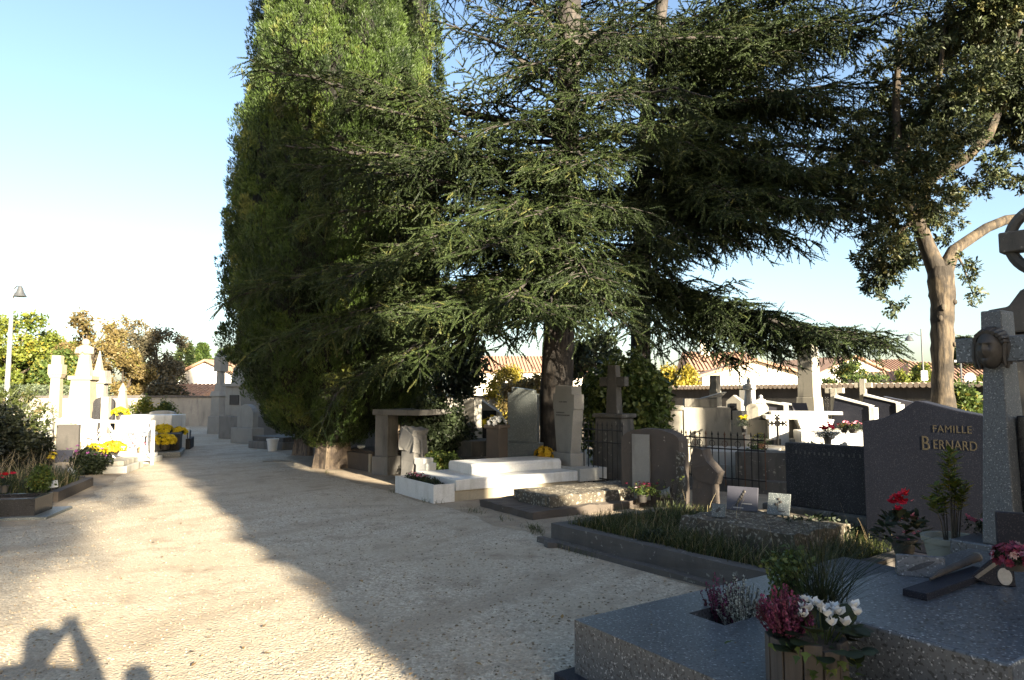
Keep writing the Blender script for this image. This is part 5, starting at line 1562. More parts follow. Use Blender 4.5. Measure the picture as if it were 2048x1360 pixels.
headstone('headstone', 'pale headstone glimpsed under the cedar beyond the lintel', g0(800, 815, 22.5), R(-30), 'flat', .9, 1.15, .2, 'marble_old', (.15, .45))
shrub('box_bush', 'small sunlit green bush between the cypress and pillars', g0(738, 850, 21.0), .35, .35, .7, M['lf_shrub'], 123, .12, 300)

# arched stele with marble plate
def arched():
    o = g0(1300, 985, 9.7)
    r = thing('arched_stele', 'brown round-shouldered stele with tall white marble plate by the iron fence', 'headstone', o, R(-42))
    part('stele', MB().slab([(x*1.0, z) for x, z in outline('lowarch', .92, 1.08)], 0, .26), M['brownstone'], r, wear=.014, cuts=2)
    part('marble_plate', MB().box(-.26, .02, -.035, -.012, .1, 1.0), M['head_marble'], r)
    part('broken_edge', MB().slab([(.40, .05), (.485, .05), (.49, .55), (.46, .6), (.49, .72), (.43, .8), (.42, .5), (.44, .3)], -.03, .1), M['moss'], r, wear=.02, cuts=1)
arched()
def stub():
    o = g0(1412, 985, 9.0)
    r = thing('broken_column', 'squat broken stone column with slanting head by the iron railings', 'monument', o, R(-35))
    part('shaft', MB().frus(.3, .28, .25, .25, 0, .5), M['brownstone'], r, wear=.02, cuts=2)
    part('slanted_head', MB().slab([(-.14, .5), (.16, .42), (.21, .56), (.05, .72), (.02, .86), (-.1, .88), (-.15, .7)], -.15, .15), M['brownstone'], r, wear=.03, cuts=2)
stub()

def iron_fence(name, label, pts, h, step=.11, group=None, ornate=False, z0=.0):
    p0 = Vector(pts[0])
    r = thing(name, label, 'fence', (p0.x, p0.y, z0), 0, group)
    rail = MB()
    bars = []
    for a, b in zip(pts[:-1], pts[1:]):
        a = Vector(a) - p0; b = Vector(b) - p0
        n = max(1, int((b - a).length/step))
        for z in (.12, h*.72, h*.92):
            rail.tube([a + Vector((0, 0, z)), b + Vector((0, 0, z))], .011, 5)
        for i in range(n+1):
            bars.append(a.lerp(b, i/n))
    part('rail', rail, M['iron'], r)
    for i, q in enumerate(bars):
        mb = MB().tube([q, q + Vector((0, 0, h*.98)), q + Vector((0, 0, h*1.0)), q + Vector((0, 0, h*1.07))], [.0085, .0085, .017, .001], 5)
        if ornate and i % 2 == 0:
            c = q + Vector((0, 0, h*.82))
            mb.tube([c + Vector((.045*math.cos(t), .045*math.sin(t)*.4, .045*math.sin(t))) for t in [k*6.28/10 for k in range(11)]], .005, 4)
        part('bar', mb, M['rust'] if ornate and i % 3 == 0 else M['iron'], r)
    return r
iron_fence('iron_fence', 'plain black iron railing right of the white headstone', [g0(1168, 900, 11.9), g0(1245, 900, 11.2)], 1.0, .10, z0=.05)
iron_fence('iron_fence', 'ornate rusty iron grave railing with scrolls before the sunlit tombs', [g0(1290, 900, 12.6), g0(1400, 900, 11.4), g0(1530, 900, 10.6)], .80, .105, ornate=True, z0=.12)
single('railing_wall', MB().box(-1.3, 1.3, -.1, .1, 0, .2), M['old'], 'low stone footing under the ornate rusty railing', 'wall', g0(1440, 900, 11.35), R(-29), wear=.01, cuts=2)

stone_cross('stone_cross', 'dark stone cross on tall pedestal before the bright green shrub', g0(1229, 860, 12.4), R(-40), 2.08, 'old', (.62, .5, 1.15), .17, .52)
shrub('oleander_shrub', 'bright green narrow-leaved shrub behind the dark stone cross', g0(1260, 850, 14.6), .95, .7, 2.35, M['lf_shrub'], 131, .2, 1500, stems=8)

# big pale tombs beyond the railing
def pale_tomb():
    o = g0(1400, 870, 15.0)
    r = thing('pale_stone_tomb', 'large pale limestone tomb in full sun beyond the ornate railing', 'tomb', o, R(-12))
    part('left_block', MB().box(-.92, -.36, .0, .6, 0, 1.22).box(-.97, -.33, -.04, .64, 1.22, 1.32), M['lime'], r, bevel=.015)
    part('main_block', MB().box(-.33, .66, .12, 1.3, 0, 1.28), M['lime'], r, bevel=.02)
    part('upper_slab', MB().box(-.30, .40, .3, 1.2, 1.28, 1.47), M['lime'], r, bevel=.015)
    part('slanted_cap', MB().slab([(.05, 1.47), (.5, 1.5), (.62, 1.62), (.5, 1.6)], .4, 1.1), M['marble_old'], r, bevel=.01)
pale_tomb()
column_mon('pale_column', 'slim pale pillar left of the white gable house wall', g0(1431, 800, 17.5), R(-52), [(0, .5, .45, .4), (.5, 1.25, .34, .3), (1.25, 2.05, .24, .2)], 'lime')
headstone('headstone', 'small pale block tomb right of the large pale tomb', g0(1480, 860, 14.6), R(-45), 'flat', .22, .5, .22, 'lime', (.06, .72), cat='tomb')
def arch_cap():
    o = g0(1512, 850, 15.6)
    r = thing('arched_tomb', 'pale tomb with rounded arched cap beyond the railing', 'tomb', o, R(-40))
    part('base', MB().box(-.42, .75, -.3, .6, 0, 1.0), M['lime'], r, bevel=.012)
    part('arched_cap', MB().slab([(x, z + 1.0) for x, z in outline('arch', .30, .36)], -.2, .4), M['lime'], r, bevel=.01)
    part('dark_step', MB().box(-.6, .7, -.9, -.301, 0, .62), M['old'], r, bevel=.01)
arch_cap()
r = thing('statue', 'small white draped statue against the dark cemetery wall', 'statue', g0(1522, 815, 20.0), R(-10))
part('plinth', MB().frus(.4, .4, .34, .34, 0, .95), M['lime'], r, bevel=.01)
figure(r, .95, .6, 'marble')
r = thing('statue', 'slender white statue on a thin post beside the house gable', 'statue', g0(1499, 800, 19.0), R(-10))
part('plinth', MB().frus(.3, .3, .22, .22, 0, 1.25), M['lime'], r, bevel=.01)
figure(r, 1.25, .75, 'marble')
headstone('headstone', 'pale arched stele with dark niche against the cemetery wall', g0(1470, 800, 21.0), R(-46), 'peak', .5, .85, .2, 'lime', (.1, .7), (.22, .1, .6))
headstone('headstone', 'plain pale pillar stele against the wall, left of the small statue', g0(1495, 800, 22.0), R(-48), 'flat', .4, .95, .3, 'marble_old', (.1, .75))
def white_terrace():
    o = g0(1560, 870, 14.8)
    r = thing('white_terrace_tomb', 'dazzling white terraced tomb with wide slab, black iron cross before it', 'tomb', o, R(-14))
    part('front_block', MB().box(-.22, .18, 0, 1.2, .2, 1.03), M['marble'], r, bevel=.012)
    part('slab', MB().box(-.28, .95, -.04, 1.5, 1.035, 1.12), M['marble'], r, bevel=.01)
    part('upper_slab', MB().box(-.1, 1.35, .5, 1.4, 1.12, 1.19), M['marble'], r, bevel=.01)
    part('tapered_bin', MB().frus(.42, .5, .72, .6, .62, 1.034, .72, .3), M['marble'], r)
    part('step', MB().box(.181, 1.25, -.1, 1.1, .0, .62), M['marble_old'], r, bevel=.01)
white_terrace()
def iron_cross(name, label, p, rz, h):
    r = thing(name, label, 'cross', p, rz)
    mb = MB().tube([(0, 0, 0), (0, 0, h)], .022, 6).tube([(-h*.22, 0, h*.78), (h*.22, 0, h*.78)], .02, 6)
    part('bars', mb, M['iron'], r)
    for x, z in ((-h*.22, h*.78), (h*.22, h*.78), (0, h), (0, h*.78)):
        kn = MB()
        for dx, dz in ((0, 0), (.03, .03), (-.03, .03), (.03, -.03), (-.03, -.03)):
            kn.ball((x + dx, 0, z + dz), .022, 7, 5)
        part('trefoil', kn, M['iron'], r, smooth=True)
iron_cross('iron_cross', 'ornate black iron cross in front of the white terraced tomb', Vector((g0(1555, 860, 13.4).x, 13.4, .55)), R(-15), .58)
single('grave_border', MB().box(-.5, .5, -.2, .2, 0, .58), M['old'], 'dark stone block below the ornate black iron cross', 'tomb', g0(1560, 900, 13.4), R(-20), wear=.015, cuts=2)
iron_cross('iron_cross', 'thin rusty-looking iron cross standing near the wall, right of the pillar', Vector((g0(1654, 830, 18.5).x, 18.5, .7)), R(-15), .75)
def book_plaque(label, p, rz, wd, h, m='marble'):
    r = thing('tomb_frame', label, 'headstone', p, rz)
    a = wd/2
    part('frame', MB().slab([(-a, 0), (-a + .06, 0), (-a + .06, h*.86), (a - .06, h*.72), (a - .06, 0), (a, 0), (a, h*.8), (-a, h)], -.09, .09), M[m], r)
    part('panel', MB().slab([(-a + .06, 0), (a - .06, 0), (a - .06, h*.72), (-a + .06, h*.86)], -.03, .03), M['slate'], r)
    part('foot', MB().box(-a - .1, a + .1, -.3, .3, -.9, 0), M[m], r)
book_plaque('white framed sloping headstone on the terrace, left of the pillar', Vector((g0(1552, 820, 17.0).x, 17.0, 1.0)), R(-40), .55, .42)
book_plaque('smaller white framed headstone just left of the tall pillar', Vector((g0(1583, 820, 18.2).x, 18.2, 1.0)), R(-40), .45, .36)
leaning_plaque('memorial_plaque', 'slanting grey book-shaped plaque at the pillar foot', Vector((g0(1605, 825, 16.6).x, 16.6, 1.0)), R(-5), .34, .42, .05, 'slate', R(35))
column_mon('tall_pillar', 'tall pale square pillar with sunlit right edge under the low cedar bough', g0(1620, 830, 17.2), R(-52), [(0, 1.1, .55, .55), (1.1, 1.5, .50, .46), (1.5, 3.0, .42, .36)], 'lime')
# black headstones with pale crosses
def cross_headstone(label, p, rz, wd, h, ch):
    r = thing('headstone', label, 'headstone', p, rz)
    a = wd/2
    part('stele', MB().slab([(-a, 0), (a, 0), (a, h*.74), (-a*.72, h)], -.1, .1), M['granite_d'], r)
    part('top_edge', MB().slab([(a + .02, h*.70), (a + .06, h*.76), (-a*.70, h + .06), (-a*.72, h + .012), (a, h*.75)], -.13, .13), M['marble'], r)
    part('side_pillar', MB().box(a + .02, a + .12, -.14, .14, 0, h*.7), M['marble'], r)
    c = MB().box(-a*.98, -a*.98 + .13, -.07, .07, 0, h + ch).box(-a*.98 - .12, -a*.98, -.06, .06, h + ch*.5, h + ch*.5 + .12).box(-a*.98 + .13, -a*.98 + .27, -.06, .06, h + ch*.5, h + ch*.5 + .12)
    part('cross', c, M['lime'], r, bevel=.008)
    part('base', MB().box(-a - .25, a + .3, -.5, .3, -1.0, 0), M['lime'], r)
cross_headstone('black slanted headstone with pale edge and short cross, right of the pillar', Vector((g0(1702, 850, 15.2).x, 15.2, .82)), R(-44), .80, .66, .22)
cross_headstone('black slanted headstone with taller pale cross, nearer the name stele', Vector((g0(1758, 840, 16.6).x, 16.6, .9)), R(-44), .80, .62, .42)
headstone('headstone', 'plain grey slanted headstone right of the taller pale cross', g0(1803, 830, 18.2), R(-46), 'slope', .8, .62, .15, 'slate', (.08, .9))
ledger_tomb('long_tomb', 'long low tomb with white edged ledger below the black headstones', g0(1680, 880, 13.6), R(-14), 1.55, 1.2, .82, 'marble_old', 'marble')
single('dark_tomb', MB().box(-1.35, 1.35, -.3, .3, 0, .62), M['old'], 'long dark low tomb behind the dark long headstone', 'tomb', g0(1650, 905, 11.2), R(-25), wear=.012, cuts=2)
bouquet('flower_pot', 'red and white bouquet before the long white-edged tomb', Vector((g0(1655, 865, 12.9).x, 12.9, .6)), .42, 'p_red', 141, 'pot_dark', 16, .06, .13)
bouquet('flower_pot', 'pink flowers in front of the black headstone with short cross', Vector((g0(1706, 855, 13.3).x, 13.3, .82)), .2, 'p_pink', 142, 'pot_dark', 14, .055, .16)
bouquet('flower_pot', 'rust-pink flowers at the foot of the black headstone', Vector((g0(1688, 855, 13.5).x, 13.5, .82)), .16, 'p_ochre', 143, 'pot_dark', 10, .05, .12)
bouquet('flower_pot', 'yellow and orange flowers by the arched pale tomb', Vector((g0(1487, 835, 14.0).x, 14.0, .80)), .32, 'p_yellow', 144, 'pot_dark', 12, .05, .1)
bouquet('flower_pot', 'small yellow-green bouquet in a terracotta pot behind the railing', Vector((g0(1522, 865, 13.0).x, 13.0, .5)), .36, 'p_yellow', 145, 'terracotta', 6, .035, .12, leafm='lf_green')
bouquet('flower_pot', 'pale dried flowers on the dark low tomb before the black crosses', Vector((g0(1620, 890, 11.0).x, 11.0, .62)), .2, 'p_white', 146, 'pot_dark', 12, .035, .14, leafm='lf_yellow')
def cones(label, p, rz):
    mb = MB()
    for i in range(7): mb.ball((i*.045, .01*math.sin(i), .03 + i*.022), (.04, .05, .04), 8, 6)
    single('dried_spray', mb, M['lime'], label, 'flowers', p, rz, smooth=True, wear=.008)
cones('pale dried flower spray lying on the dark low tomb', Vector((g0(1652, 893, 10.9).x, 10.9, .62)), R(-20))
shrub('wreath_shrub', 'round wreath-like grey-green shrub behind the ornate railing', g0(1516, 925, 12.2), .24, .15, .62, M['lf_green'], 147, .09, 260)
ledger_tomb('pale_kerb_tomb', 'pale ledger tomb seen through the ornate railing bars', g0(1470, 950, 12.2), R(-25), 1.5, 1.6, .55, 'lime', 'marble_old')

# ------------------------------------------------------------------ left row of graves
LR = R(14)
def dark_planter():
    o = gz(72, 1037)
    r = thing('dark_tomb', 'low black granite tomb box at the left edge of the path', 'tomb', o, LR)
    part('plinth', MB().box(-2.2, .16, -.12, .75, 0, .035), M['greenstone'], r, bevel=.005)
    part('box', MB().box(-2.1, -.02, 0, .05, .035, .25).box(-.07, -.02, .05, .56, .035, .25).box(-2.1, -.07, .51, .56, .035, .25), M['black'], r)
    part('soil', MB().box(-2.1, -.07, .05, .51, .035, .20), M['soil'], r, wear=.015, cuts=2)
dark_planter()
bouquet('flower_pot', 'red flowers in the low black tomb box at left', gz(8, 985, .22), .24, 'p_red', 151, 'pot_dark', 6, .05, .10)
shrub('planter_plant', 'yellow-green and orange leafy plant in the black tomb box', gz(80, 985, .2), .12, .12, .34, M['lf_green'], 152, .07, 150, cat='plant')
def card(label, p, tilt):
    r = thing('marker_card', label, 'sign', p, R(12))
    part('stake', MB().box(-.008, .008, -.008, .008, 0, .30), M['wood'], r)
    part('card', MB().box(-.07, .07, -.014, -.009, .2, .30, Matrix.Translation((0, 0, .25)) @ Matrix.Rotation(tilt, 4, 'Y') @ Matrix.Translation((0, 0, -.25))), M['pot_w'], r)
card('white plant card on a stake by the black tomb box', gz(104, 1003), R(-8))
card('tilted white card on a stake standing among the weeds', gz(141, 973), R(35))
def concrete_bed():
    a = gz(186, 972)
    r = thing('kerbed_bed', 'weedy concrete-edged grave bed beyond the black tomb box', 'grave', a, R(18))
    part('kerb', MB().box(-.12, 0, -1.9, 0, 0, .15), M['brownstone'], r, wear=.01, cuts=2)
    part('kerb', MB().box(-2.6, -.12, -.12, 0, 0, .17), M['kerb'], r, wear=.01, cuts=2)
    part('soil', MB().box(-2.6, -.12, -1.9, -.12, 0, .12), M['soil'], r, wear=.02, cuts=3)
concrete_bed()
rng = np.random.default_rng(160)
n = 3500
a0 = gz(186, 972)
P = np.array([tuple(loc(a0, R(18), -2.6 + 2.45*rng.random(), -1.9 + 1.9*rng.random(), .12)) for _ in range(n)])
o = blade_patch('weeds', P, .28, .01, M['grass'], rng, .6, 'stuff', 'rank weeds and dry grass on the left grave bed', 'grass')
n = 500
P = np.array([tuple(loc(a0, R(18), -2.6 + 2.4*rng.random(), -1.9 + 1.9*rng.random(), .12)) for _ in range(n)])
o = blade_patch('dry_grass', P, .55, .006, M['dry'], rng, .5, 'stuff', 'straw-coloured dry stalks over the left grave bed', 'grass', seg=3)
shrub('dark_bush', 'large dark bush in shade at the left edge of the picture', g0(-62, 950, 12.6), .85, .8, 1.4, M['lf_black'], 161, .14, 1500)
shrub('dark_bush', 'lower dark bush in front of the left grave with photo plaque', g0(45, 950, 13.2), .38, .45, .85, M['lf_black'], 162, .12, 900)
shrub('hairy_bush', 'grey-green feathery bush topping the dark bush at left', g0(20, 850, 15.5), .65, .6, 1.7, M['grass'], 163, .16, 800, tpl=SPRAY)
shrub('flower_bed_plant', 'mixed purple and red flowers on dark foliage beside the bed', gz(175, 950, 0), .35, .25, .5, M['lf_dark'], 164, .09, 300, cat='flowers')
rr_ = np.random.default_rng(165)
r = thing('purple_flowers', 'purple flowers rising from the dark bed by the rail', 'flowers', gz(160, 950))
part('stems', MB().tube([(0, 0, 0), (0, 0, .4)], .01, 4).tube([(.05, 0, 0), (.12, 0, .4)], .008, 4), M['lf_dark'], r)
rosettes(r, 'blooms', np.stack([.25*rr_.normal(size=30), .1*rr_.normal(size=30), .42 + .07*rr_.normal(size=30)], 1), .05, M['p_purple'], rr_)
mum('chrysanthemum_pot', 'single small yellow chrysanthemum pot beside the grey photo plaque', gz(103, 925, .25), .10, 'p_yellow', 166, 'pot_dark', .12, .05, 26)
leaning_plaque('memorial_plaque', 'small grey glossy plaque behind the purple flowers at left', gz(126, 925, .25), R(14), .28, .24, .03, 'slate', R(20), 'rose')
ledger_tomb('step_tomb', 'low grey stepped tomb end beside the weeds and thin rail', gz(214, 948), R(14), .7, 1.2, .24, 'marble_old', 'lime')

def white_rail():
    a, b = gz(168, 925), gz(306, 925)
    a = Vector((at(168, 925, 16.4).x, 16.4, 0)); b = Vector((at(304, 925, 15.6).x, 15.6, 0)); c = b + Vector((-.55, .85, 0)); d = a + Vector((-.55, .85, 0))
    r = thing('white_railing', 'white painted iron grave railing with crossed bars, in full sun', 'railing', a)
    L_ = lambda p, z: Vector((p.x - a.x, p.y - a.y, z))
    h = .92
    for p in (a, b, c, d): part('post', MB().box(-.025, .025, -.025, .025, 0, h + .06, Matrix.Translation(L_(p, 0))), M['whitemetal'], r)
    for p, q in ((a, b), (b, c), (d, c), (a, d)):
        mb = MB()
        for z in (.1, h): mb.tube([L_(p, z), L_(q, z)], .022, 6)
        n = max(1, round((q - p).length/.8))
        for i in range(n):
            p1 = p.lerp(q, i/n); p2 = p.lerp(q, (i+1)/n); m_ = p.lerp(q, (i+.5)/n)
            for A, B in ((p1, p2), (p2, p1)):
                mb.tube([L_(A, .1), L_(B, h)], .014, 5)
            mb.tube([L_(m_, .1), L_(m_, h)], .010, 5)
        part('crossed_panel', mb, M['whitemetal'], r)
white_rail()
def scroll_gate():
    p = gz(212, 940)
    r = thing('scroll_rail', 'thin white iron rail with scrolls in front of yellow chrysanthemums', 'railing', p, R(10))
    mb = MB().tube([(-.3, 0, .5), (.35, 0, .47)], .012, 5).tube([(-.05, 0, 0), (-.05, 0, .4)], .012, 5).tube([(.12, 0, 0), (.12, 0, .55)], .012, 5)
    part('bars', mb, M['whitemetal'], r)
    sc2 = MB()
    for cx, cz in ((.12, .22), (.27, .42)):
        sc2.tube([(cx + .055*(1 - t/9)*math.cos(t), 0, cz + .055*(1 - t/9)*math.sin(t)) for t in [k*.5 for k in range(16)]], .009, 5)
    part('scrolls', sc2, M['whitemetal'], r)
scroll_gate()
mum('chrysanthemum_pot', 'wide yellow chrysanthemums in front of the white railing, left clump', gz(190, 915, .3), 0.213, 'p_yellow', 171, 'pot_dark', .1, .06, 110)
mum('chrysanthemum_pot', 'golden chrysanthemums at the centre of the white railing', gz(225, 910, .3), 0.246, 'p_ochre', 172, 'pot_dark', .1, .06, 130)
mum('chrysanthemum_pot', 'yellow chrysanthemums at the right corner of the white railing', g0(326, 880, 18.6) + Vector((0, 0, .42)), 0.246, 'p_yellow', 173, 'pot_dark', .16, .06, 130)
mum('chrysanthemum_pot', 'yellow chrysanthemums low beside the railing corner and dark kerb', g0(330, 880, 17.6) + Vector((0, 0, .18)), 0.262, 'p_yellow', 174, 'pot_dark', .2, .06, 140)
mum('chrysanthemum_pot', 'yellow chrysanthemums in shade at the path edge, right of the railing', g0(357, 880, 19.2) + Vector((0, 0, .3)), 0.197, 'p_yellow', 175, 'pot_dark', .22, .06, 90)
mum('chrysanthemum_pot', 'small lemon chrysanthemums behind the white railing', g0(240, 840, 19.0) + Vector((0, 0, .85)), 0.213, 'p_yellow', 176, 'pot_dark', .2, .06, 70)
single('ochre_vase', pot_mesh(.17, .32), M['ochrepot'], 'round ochre glazed pot at the foot of the white railing', 'pot', gz(289, 920), smooth=True)
rosettes(bpy.data.objects.get('ochre_vase'), 'blooms', np.stack([.12*rr_.normal(size=20), .12*rr_.normal(size=20), .36 + .04*rr_.normal(size=20)], 1), .05, M['p_pink'], rr_)
bouquet('flower_pot', 'red and green potted flowers beside the ochre pot', gz(268, 918), .3, 'p_red', 177, 'terracotta', 12, .05, .12, leafm='lf_green')
ledger_tomb('white_ledger', 'low white ledger stone in front of the railing', gz(252, 928), R(10), 1.05, .8, .2, 'marble_old', 'marble')
ledger_tomb('white_tomb_inside', 'white tomb enclosed by the crossed white railing', g0(240, 900, 16.6), R(8), 1.15, 1.1, .62, 'marble', 'marble')
ledger_tomb('wall_tomb', 'broad white tomb with arched emblem behind the white railing', g0(285, 870, 18.9), R(5), 1.6, 1.2, 1.0, 'marble', 'marble', 'lowarch', (.7, .5, .15), 'marble_old')
def path_kerb():
    p = gz(345, 920)
    r = thing('dark_kerb_tomb', 'dark tomb with grey kerb at the shaded path edge, left side', 'tomb', g0(350, 905, 17.6), R(22))
    part('kerb', MB().box(-.6, .15, -.25, 1.3, 0, .14), M['greenstone'], r, bevel=.02)
    part('body', MB().box(-.5, .08, .3, 1.25, .14, .55), M['stele_d'], r, bevel=.015)
path_kerb()
ledger_tomb('dark_kerb_tomb', 'second dark tomb farther along the shaded path edge', g0(352, 880, 19.8), R(20), .75, 1.2, .5, 'stele_d', 'old')

# left tall monuments
column_mon('cross_column', 'slender white stone cross pillar, leftmost of the tall left monuments', g0(110, 830, 20.5), R(10), [(0, .75, .50, .42), (.75, 2.05, .30, .25), (2.05, 2.15, .30, .36), (2.15, 2.45, .38, .38), (2.45, 2.72, .26, .25)], 'cream')
column_mon('statue_monument', 'tallest white monument at left, a draped statue on a tapering pedestal', g0(164, 830, 20.8), R(10), [(0, .6, .92, .85), (.6, 1.3, .74, .62), (1.3, 2.0, .60, .52), (2.0, 2.12, .66, .66)], 'cream', ('statue', 1.12))
column_mon('urn_monument', 'white square pillar with domed cap beside the statue monument', g0(194, 830, 21.4), R(10), [(0, .7, .62, .58), (.7, 1.9, .42, .42), (1.9, 2.3, .58, .50)], 'lime', ('point', .62, .2))
column_mon('small_obelisk', 'small white obelisk near the left cemetery wall', g0(245, 800, 26.0), R(10), [(0, 1.0, .42, .38), (1.0, 1.1, .48, .48), (1.1, 1.7, .34, .2)], 'cream', ('point', .3, .25))
headstone('headstone', 'dark headstone behind a pale post, right of the domed monument', g0(208, 830, 20.0), R(12), 'lowarch', .55, 1.35, .16, 'stele_d', (.08, .15))
headstone('headstone', 'pale square post standing before the dark headstone at left', g0(211, 835, 19.4), R(10), 'flat', .2, 1.4, .2, 'lime', (.05, .1), cat='pillar')
headstone('headstone', 'rounded grey marble headstone with scrolls by the dark bush', g0(78, 850, 17.6), R(16), 'arch', .62, .95, .14, 'marble_old', (.1, .3))
headstone('headstone', 'white headstone in bright sun beneath the statue monument', g0(150, 850, 18.8), R(12), 'peak', .9, .75, .18, 'marble', (.1, .3))
headstone('headstone', 'warm cream headstone between cross pillar and dark bush', g0(105, 860, 18.4), R(12), 'shoulder', 1.1, .55, .18, 'cream', (.1, .3))
headstone('headstone', 'dark arched headstone in front of the white cross pillar', g0(137, 870, 17.2), R(12), 'flat', .5, .62, .14, 'wall_d', (.08, .2))
headstone('low_tomb', 'cream block tomb against the left wall beside the obelisk', g0(275, 820, 27.0), R(5), 'flat', 2.2, .55, .8, 'cream', (.1, .2), cat='tomb')
shrub('wall_plants', 'yellow and rust pot plants in front of the left wall', g0(285, 820, 25.5), .45, .3, 1.5, M['lf_yellow'], 181, .16, 200, cat='plant')
shrub('small_conifer', 'small green conifer bush at the shade line by the left wall', g0(330, 830, 26), .35, .35, 1.35, M['lf_green'], 182, .15, 300)

# right-hand side of the path, far end
column_mon('lantern_column', 'slim grey pillar with lantern-shaped top near the far wall', g0(438, 860, 28.0), R(-30), [(0, .7, .68, .64), (.7, 1.5, .52, .50), (1.5, 1.7, .62, .5), (1.7, 2.0, .36, .28), (2.0, 2.5, .26, .24), (2.5, 3.05, .42, .42)], 'head_marble', ('point', .35, .4))
def tall_tomb():
    o = g0(462, 870, 25.0)
    r = thing('stepped_monument', 'grey stepped stone monument with spire against the dark cypress', 'monument', o, R(-30))
    part('base', MB().box(-.30, 1.3, -.3, 1.6, 0, .80), M['shade_stone'], r, bevel=.02)
    part('pedestal', MB().box(-.25, .60, -.1, .9, .80, 1.85).box(-.33, .68, -.2, 1.0, 1.85, 1.97), M['head_marble'], r, bevel=.015)
    part('upper_block', MB().frus(.70, .7, .58, .58, 1.97, 2.55, .17, .4).frus(.5, .5, .32, .32, 2.55, 2.8, .17, .4), M['head_marble'], r, bevel=.015)
    part('spire', MB().frus(.30, .30, .18, .18, 2.8, 3.7, .17, .4), M['shade_stone'], r)
    part('niche', MB().box(.02, .5, -.13, -.101, 1.2, 1.55), M['wall_d'], r)
tall_tomb()
headstone('headstone', 'pale shell-topped headstone on the right of the far path', g0(494, 880, 22.5), R(-35), 'arch', .85, .75, .2, 'head_marble', (.15, .5))
ledger_tomb('low_kerb_tomb', 'low green-grey kerbed tomb beside the cypress trunks', g0(530, 895, 20.0), R(-35), 1.6, 1.8, .35, 'shade_stone', 'old')
single('cement_pot', pot_mesh(.16, .34), M['pot_w'], 'pale blue-white pot by the rear cypress trunk', 'pot', g0(545, 895, 19.3), smooth=True)
single('fallen_stick', MB().tube([(-.3, 0, .02), (.1, .02, .025), (.35, -.01, .02)], [.012, .014, .008], 6), M['woodcut'], 'short pale stick lying on the shaded gravel by the cypress', 'stick', gz(552, 924), R(4))
# ------------------------------------------------------------------ cemetery walls
def wall_run(name, label, a, b, h, m, cop, t=.4):
    a, b = Vector(a), Vector(b); d = b - a; L = d.length
    r = thing(name, label, 'wall', a, math.atan2(d.y, d.x))
    part('wall_body', MB().box(0, L, -t/2, t/2, -.05, h), M[m], r, wear=.0)
    mb = MB()
    if cop == 'coping':
        n = int(L/.18)
        for i in range(n):
            x = i*L/n
            mb.tube([(x + .09, -t/2 - .1, h + .05), (x + .09, t/2 + .1, h + .02)], .085, 8)
        part('coping_tiles', mb, M['coping'], r, smooth=True)
    else:
        n = int(L/.9)
        for i in range(n):
            x = i*L/n; k = U(-.02, .02)
            mb.box(x + .005, x + L/n - .005, -t/2 - .05, t/2 + .05, h, h + .1 + k)
        part('cap_stones', mb, M['kerb'], r)
    return r
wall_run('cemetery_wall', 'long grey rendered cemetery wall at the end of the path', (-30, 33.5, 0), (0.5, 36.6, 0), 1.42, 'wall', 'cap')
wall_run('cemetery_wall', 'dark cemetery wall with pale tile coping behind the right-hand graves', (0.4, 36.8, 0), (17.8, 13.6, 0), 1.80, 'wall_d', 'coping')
shrub('wall_creeper', 'green creeper on the dark wall beside the old forked trunk', Vector((at(1925, 800, 19.3).x, 19.3, 0)), .55, .35, 1.75, M['lf_green'], 190, .22, 500)

